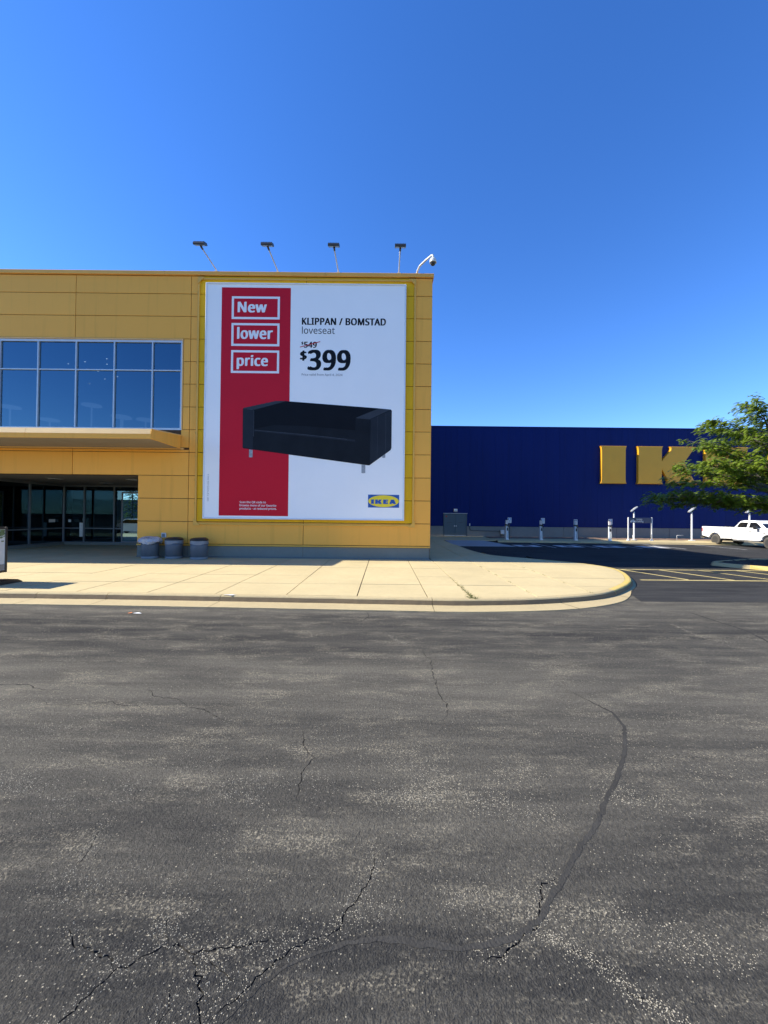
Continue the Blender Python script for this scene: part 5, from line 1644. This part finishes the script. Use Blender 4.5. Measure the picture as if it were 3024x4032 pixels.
# bed sides with wheel arches
bed_poly = [(-1.22, .70), (-1.25, .95), (-1.26, 1.36), (-1.22, 1.42), (1.43, 1.42), (1.43, .56), (.55, .54)] + arch(0, .55, 12, 165, 12) + [(-.75, .60)]
for sy in (-1, 1):
    s = MB()
    s.prism(bed_poly, 'y', sy * .88, sy * W)
    b = s.build('bed_side', 'car_white', tr)
    MB().cbox(-1.22, 1.42, sy * .87 - .045, sy * .87 + .1 * sy + .045, 1.421, 1.44, .004).build('rail_cap', 'black', b)
    # flare lip
    lip = [(0 + .57 * math.cos(RAD(a)), sy * (W + .012), .42 + .57 * math.sin(RAD(a))) for a in range(8, 173, 10)]
    MB().tube(lip, .022, 6).build('arch_lip', 'car_white', b, smooth=True)
MB().box(-1.22, 1.42, -.879, .879, .80, .86).build('bed_floor', 'dark', tr)
MB().box(1.36, 1.43, -.879, .879, .861, 1.42).build('bed_front', 'car_white', tr)
tg = MB().cbox(-1.25, -1.17, -.875, .875, .74, 1.41, .015).build('tailgate', 'car_white', tr)
MB().box(-1.27, -1.251, -.12, .12, 1.22, 1.28).build('tailgate_handle', 'black', tg)
bumper = MB().cbox(-1.45, -1.255, -.98, .98, .50, .72, .03).build('rear_bumper', 'chrome', tr)
MB().box(-1.46, -1.451, -.25, .25, .56, .68).build('number_plate', 'paper', bumper)
for sy in (-1, 1):
    MB().cbox(-1.275, -1.15, sy * .93 - .075, sy * .93 + .075, .98, 1.33, .015).build('tail_light', 'tail_red', tr)
# cab and front body
body = [(1.46, .55), (1.46, 1.36), (1.50, 1.40), (3.95, 1.36), (4.1, 1.385), (4.9, 1.33), (5.2, 1.26), (5.28, 1.10), (5.30, .66), (4.78, .62)] + arch(4.25, .55, 15, 168, 12) + [(3.62, .55), (3.5, .52), (1.6, .52)]
bm_ = MB()
bm_.prism(body, 'y', -W, W)
bd = bm_.build('cab_body', 'car_white', tr)
for sy in (-1, 1):
    lip = [(4.25 + .57 * math.cos(RAD(a)), sy * (W + .010), .42 + .57 * math.sin(RAD(a))) for a in range(10, 172, 10)]
    MB().tube(lip, .022, 6).build('arch_lip', 'car_white', bd, smooth=True)


def ring(x0, x1, y, z, r=.12):
    return [(x0, -y + r, z), (x0 + r, -y, z), (x1 - r, -y, z), (x1, -y + r, z), (x1, y - r, z), (x1 - r, y, z), (x0 + r, y, z), (x0, y - r, z)]


rings = [ring(1.50, 3.98, .985, 1.365), ring(1.54, 3.90, .97, 1.42), ring(1.80, 3.40, .84, 1.80), ring(1.90, 3.26, .80, 1.89), ring(2.02, 3.10, .70, 1.945), ring(2.25, 2.9, .45, 1.955)]
cb = MB()
for rg_ in rings:
    cb.v += rg_
for i in range(len(rings) - 1):
    for k in range(8):
        cb.f.append((i * 8 + k, i * 8 + (k + 1) % 8, i * 8 + 8 + (k + 1) % 8, i * 8 + 8 + k))
cb.f.append(tuple(range((len(rings) - 1) * 8, len(rings) * 8)))
cab = cb.build('cab_roof', 'car_white', tr, smooth=False)


def side_y(z):
    return .97 + (.84 - .97) * (z - 1.42) / .38 + .006


for sy in (-1, 1):
    for nm, pts in (('rear_side_window', [(1.86, 1.435), (2.62, 1.43), (2.62, 1.79), (2.06, 1.79), (1.95, 1.70)]), ('front_side_window', [(2.80, 1.43), (3.72, 1.425), (3.62, 1.52), (3.28, 1.76), (3.20, 1.79), (2.80, 1.79)])):
        m = MB()
        m.add([(a, sy * side_y(b), b) for a, b in pts], [tuple(range(len(pts)))])
        w_ = m.build(nm, 'car_glass', tr, recalc=False)
        f = MB()
        f.tube([(a, sy * (side_y(b) + .002), b) for a, b in pts + [pts[0]]], .012, 5, cap=False)
        f.build('window_trim', 'black', w_)
    for x0, x1 in ((1.58, 2.70), (2.73, 3.80)):
        d = MB()
        d.box(x0, x1, sy * (W + .001), sy * (W + .010), .62, 1.33)
        do = d.build('door', 'car_white', tr)
        MB().cbox(x0 + .10, x0 + .34, sy * (W + .028) - .016, sy * (W + .028) + .016, 1.15, 1.19, .008).build('door_handle', 'rim', do)
    MB().cbox(1.6, 3.66, sy * .98 - .07, sy * .98 + .07, .42, .47, .012).build('running_board', 'rim', tr)
    mm = MB().cbox(3.42, 3.62, sy * 1.20 - .10, sy * 1.20 + .10, 1.32, 1.56, .03).build('mirror', 'black', tr)
    MB().tube([(3.58, sy * .98, 1.40), (3.55, sy * 1.12, 1.38)], .03, 8).build('mirror_arm', 'car_white', mm)
    MB().cbox(5.15, 5.31, sy * .80 - .14, sy * .80 + .14, .98, 1.20, .02).build('headlight', 'lens', tr)
    MB().box(3.86, 4.02, sy * (W + .001), sy * (W + .008), 1.03, 1.09).build('badge', 'rim', tr)
MB().box(.2, .32, -W - .006, -W - .001, .97, 1.0).build('fuel_badge', 'rim', tr)
# windscreen and rear window
for nm, x_lo, x_hi, sgn in (('windscreen', 3.90, 3.40, 1), ('rear_window', 1.54, 1.80, -1)):
    o_ = .008 * sgn
    m = MB()
    m.add([(x_lo + o_, -.83, 1.43), (x_lo + o_, .83, 1.43), (x_hi + o_, .70, 1.79), (x_hi + o_, -.70, 1.79)], [(0, 1, 2, 3)])
    m.build(nm, 'car_glass', tr, recalc=False)
gr = MB().cbox(5.25, 5.34, -.62, .62, .86, 1.22, .02).build('grille', 'chrome', tr)
MB().box(5.341, 5.35, -.55, .55, .90, 1.18).build('grille_mesh', 'black', gr)
MB().cbox(5.20, 5.50, -.99, .99, .50, .78, .03).build('front_bumper', 'chrome', tr)
MB().box(-1.0, 5.0, -.45, -.35, .40, .52).build('chassis_rail', 'dark', tr)
MB().box(-1.0, 5.0, .35, .45, .40, .52).build('chassis_rail', 'dark', tr)
MB().tube([(.0, -.8, .42), (.0, .8, .42)], .07, 10).build('axle', 'dark', tr)
MB().tube([(4.25, -.8, .42), (4.25, .8, .42)], .06, 10).build('axle', 'dark', tr)
MB().tube([(-.9, -.35, .45), (.7, -.6, .42), (1.6, -.6, .40)], .05, 10).build('exhaust', 'dark', tr, smooth=True)
MB().cbox(.9, 2.1, -.6, -.3, .36, .55, .03).build('fuel_tank', 'dark', tr)


def wheel(x, sy, root, r=.415, w=.27, cx_off=.86):
    yc = sy * cx_off
    t_ = MB().lathe([(r - .16, -w / 2), (r - .05, -w / 2 - .005), (r - .01, -w / 2 + .03), (r, -w / 2 + .06), (r, w / 2 - .06), (r - .01, w / 2 - .03), (r - .05, w / 2 + .005), (r - .16, w / 2)], 36, x, r, 'y', yc)
    ty = t_.build('wheel', 'tyre_dust', root, smooth=True)
    o_ = sy * (w / 2)
    rp = [(r - .155, yc + o_ * 1.005), (r - .175, yc + o_ * .98), (r - .20, yc + o_ * .35), (.12, yc + o_ * .30), (.11, yc + o_ * .55), (.05, yc + o_ * .62), (.01, yc + o_ * .62)]
    MB().lathe(rp, 32, x, r, 'y', 0).build('rim', 'rim_dark', ty)
    MB().lathe([(.085, yc + o_ * .60), (.075, yc + o_ * .70), (.03, yc + o_ * .72)], 16, x, r, 'y', 0).build('hub_cap', 'rim', ty)
    for k in range(8):
        a = k * math.pi / 4
        q = MB()
        q.lathe([(.022, yc + o_ * .34), (.022, yc + o_ * .355)], 8, x + .165 * math.cos(a), r + .165 * math.sin(a), 'y', 0)
        q.build('rim_hole', 'black', ty)


for x in (0.0, 4.25):
    for sy in (-1, 1):
        wheel(x, sy, tr)


# ================================================================ LOCUST TREE on the island
tree = thing('locust_tree', 'green honey locust tree with feathery layered foliage at the right edge', 'tree', (18.3, 17.0, .15))
rt = random.Random(21)
limbs = []
fork = Vector((18.2, 17.0, 1.9))
trunk_pts = [Vector((18.35, 17.0, .05)), Vector((18.3, 17.02, .5)), Vector((18.22, 16.98, 1.2)), fork, Vector((18.1, 17.1, 3.0)), Vector((17.8, 17.0, 4.2)), Vector((17.3, 17.0, 5.5)), Vector((16.9, 17.0, 6.6))]
MB().tube(trunk_pts, [.20, .16, .14, .13, .11, .085, .055, .02], 12).build('trunk', 'bark', tree, smooth=True)
tips = []
# (tip x, y, z) of the main boughs, left ones as the photograph shows them
boughs = [((14.7, 17.0, 6.35), 5.0), ((15.3, 15.9, 6.7), 5.2), ((16.4, 17.2, 7.25), 5.5), ((15.6, 18.6, 6.4), 5.0), ((17.6, 15.6, 7.0), 5.2), ((18.6, 17.6, 7.3), 5.4), ((19.6, 16.0, 6.8), 4.8), ((20.6, 18.2, 6.3), 4.5),
          ((14.0, 16.6, 5.1), 3.6), ((14.5, 15.5, 5.45), 3.9), ((14.9, 18.2, 5.6), 4.0), ((16.3, 14.6, 5.6), 3.9),
          ((12.9, 17.0, 3.6), 2.9), ((13.5, 16.0, 4.2), 3.1), ((13.6, 17.9, 4.25), 3.1), ((14.6, 15.0, 4.3), 3.0), ((16.0, 13.9, 4.2), 2.9),
          ((12.9, 17.8, 2.95), 2.5), ((12.9, 18.5, 2.75), 2.4), ((13.9, 18.6, 2.6), 2.3), ((14.9, 17.2, 2.75), 2.3), ((15.4, 16.0, 2.75), 2.2), ((15.9, 16.6, 2.35), 2.2), ((15.2, 19.2, 2.9), 2.4),
          ((17.0, 16.2, 2.45), 2.2), ((17.4, 14.6, 3.0), 2.4), ((19.6, 14.2, 4.0), 2.8), ((21.5, 15.4, 4.6), 3.0), ((22.6, 17.4, 4.4), 2.9), ((21.0, 19.6, 4.8), 3.1), ((18.6, 20.4, 4.6), 3.1), ((16.4, 20.3, 4.8), 3.2), ((22.0, 18.6, 3.2), 2.4), ((20.6, 14.6, 5.8), 4.0), ((18.5, 19.4, 6.3), 4.6)]
fronds = MB()
twigs = MB()


def on_trunk(z):
    for a, b in zip(trunk_pts, trunk_pts[1:]):
        if a.z <= z <= b.z:
            return a.lerp(b, (z - a.z) / (b.z - a.z))
    return trunk_pts[-1].copy()


def frond(p, d, L):
    """arching compound leaf: small paired leaflets along a drooping rachis"""
    side = d.cross(Vector((0, 0, 1)))
    if side.length < .05:
        side = Vector((1, 0, 0))
    side.normalize()
    n = 9
    roll = rt.uniform(-.5, .5)
    for i in range(n):
        t = (i + .6) / n
        q = p + d * (L * t) + Vector((0, 0, -L * .55 * t * t))
        wd = .068 * (1 - .5 * abs(t - .45)) * (L / .3)
        tang = (d + Vector((0, 0, -1.1 * t))).normalized()
        for s_ in (-1, 1):
            out = (side * s_ + Vector((0, 0, -.25 + roll * s_)) + tang * .35).normalized()
            hw = .0155 * (L / .3)
            a = q + tang * hw
            b = q - tang * hw
            fronds.v += [tuple(a), tuple(b), tuple(b + out * wd), tuple(a + out * wd * 1.05)]
            k = len(fronds.v) - 4
            fronds.f.append((k, k + 1, k + 2, k + 3))


for (tp, zf) in boughs:
    tip = Vector(tp)
    root = on_trunk(zf)
    mid = root.lerp(tip, .5) + Vector((0, 0, .25 + .1 * (tip - root).length * .5))
    P = []
    for k in range(9):
        t = k / 8
        q = root * (1 - t) ** 2 + mid * 2 * t * (1 - t) + tip * t * t
        q += Vector((rt.gauss(0, .05), rt.gauss(0, .05), rt.gauss(0, .04))) * (1 if 0 < k < 8 else 0)
        P.append(q)
    ln = (tip - root).length
    r0 = .018 + .011 * ln
    twigs.tube(P, [r0 * (1 - .85 * k / 8) for k in range(9)], 6)
    nsub = int(12 + ln * 4.5)
    for k in range(nsub):
        t = .28 + .72 * (k + rt.random()) / nsub
        i = min(7, int(t * 8))
        b = P[i].lerp(P[i + 1], t * 8 - i)
        d = (P[min(8, i + 1)] - P[i]).normalized()
        az = math.atan2(d.y, d.x) + rt.uniform(-1.5, 1.5)
        sl = rt.uniform(.35, 1.05) * (1.15 - .45 * t)
        e = b + Vector((math.cos(az) * sl, math.sin(az) * sl, rt.uniform(-.16, .36)))
        c = b.lerp(e, .5) + Vector((0, 0, .06))
        twigs.tube([b, c, e], [.012, .008, .004], 4, cap=False)
        for j in range(rt.randint(8, 13)):
            u = rt.random() ** .7
            p = (b.lerp(c, u * 2) if u < .5 else c.lerp(e, u * 2 - 1)) + Vector((rt.gauss(0, .07), rt.gauss(0, .07), rt.gauss(0, .06)))
            a2 = az + rt.uniform(-1.7, 1.7)
            frond(p, Vector((math.cos(a2), math.sin(a2), rt.uniform(-.1, .55))).normalized(), rt.uniform(.17, .32))
crown = fronds.build('crown', 'leaf', tree, recalc=False)
twigs.build('branches', 'bark', tree, smooth=True)

# ================================================================ WORLD BEHIND THE CAMERA (seen in the glass)
def conifer(x, y, h, label):
    t = thing('conifer', label, 'tree', (x, y, 0), 'conifers reflected in the entrance glass')
    MB().tube([(x, y, 0), (x, y, h * .9)], [.16, .03], 8).build('trunk', 'bark', t)
    m = MB()
    r_ = random.Random(int(x * 13 + y))
    for k in range(1500):
        z = h * (.08 + .92 * r_.random() ** 1.25)
        R_ = (h - z) * .30 * r_.uniform(.25, 1.0) + .06
        a = r_.random() * 6.283
        c = Vector((x + R_ * math.cos(a), y + R_ * math.sin(a), z - R_ * .25))
        o = Vector((math.cos(a), math.sin(a), -.35)) * r_.uniform(.3, .55)
        s_ = Vector((-math.sin(a), math.cos(a), 0)) * r_.uniform(.10, .2)
        m.add([c - s_, c + s_, c + o], [(0, 1, 2)])
    m.build('crown', 'needle', t, recalc=False)


conifer(-38, -22, 9.5, 'tall dark conifer mirrored in the middle of the entrance glass')
conifer(-46, -26, 11.0, 'taller dark conifer mirrored in the left of the entrance glass')
conifer(-30, -34, 8.0, 'smaller dark conifer mirrored in the right of the entrance glass')
fb = thing('distant_store', 'low dark green store building mirrored in the entrance door glass', 'building', (-75, -70, 0))
MB().box(-130, -40, -80, -70, 0, 6.0).build('wall', 'far_green', fb)
MB().box(-72, -60, -70.6, -70.01, 0, 8.0).build('entry_bay', 'far_green', fb)
MB().box(-130, -40, -70.3, -70.01, 5.6, 6.05).build('coping', 'far_green', fb)
ca = thing('parked_car', 'white car mirrored in the entrance door glass', 'car', (-24.6, 6.2, 0), local=True)
ca.rotation_euler = (0, 0, math.pi)
prof = [(-2.2, .35), (-2.25, .75), (-2.1, .95), (-1.6, 1.02), (-.9, 1.42), (.4, 1.45), (1.15, 1.02), (2.0, .88), (2.25, .62), (2.2, .32), (1.75, .30)] + arch(1.35, .36, 0, 180, 8, .31) + [(.9, .25), (-.95, .25)] + arch(-1.35, .36, 0, 180, 8, .31) + [(-1.8, .30)]
MB().prism(prof, 'y', -.88, .88).build('body', 'car_white', ca)
for sy in (-1, 1):
    m = MB()
    m.add([(a, sy * .886, b) for a, b in ((-1.4, 1.02), (-.85, 1.36), (.35, 1.38), (.95, 1.02))], [(0, 1, 2, 3)])
    m.build('side_window', 'car_glass', ca, recalc=False)
    for x in (-1.35, 1.35):
        wheel(x, sy, ca, .32, .2, .78)
    MB().cbox(-2.26, -2.1, sy * .68 - .14, sy * .68 + .14, .72, .88, .02).build('tail_light', 'tail_red', ca)
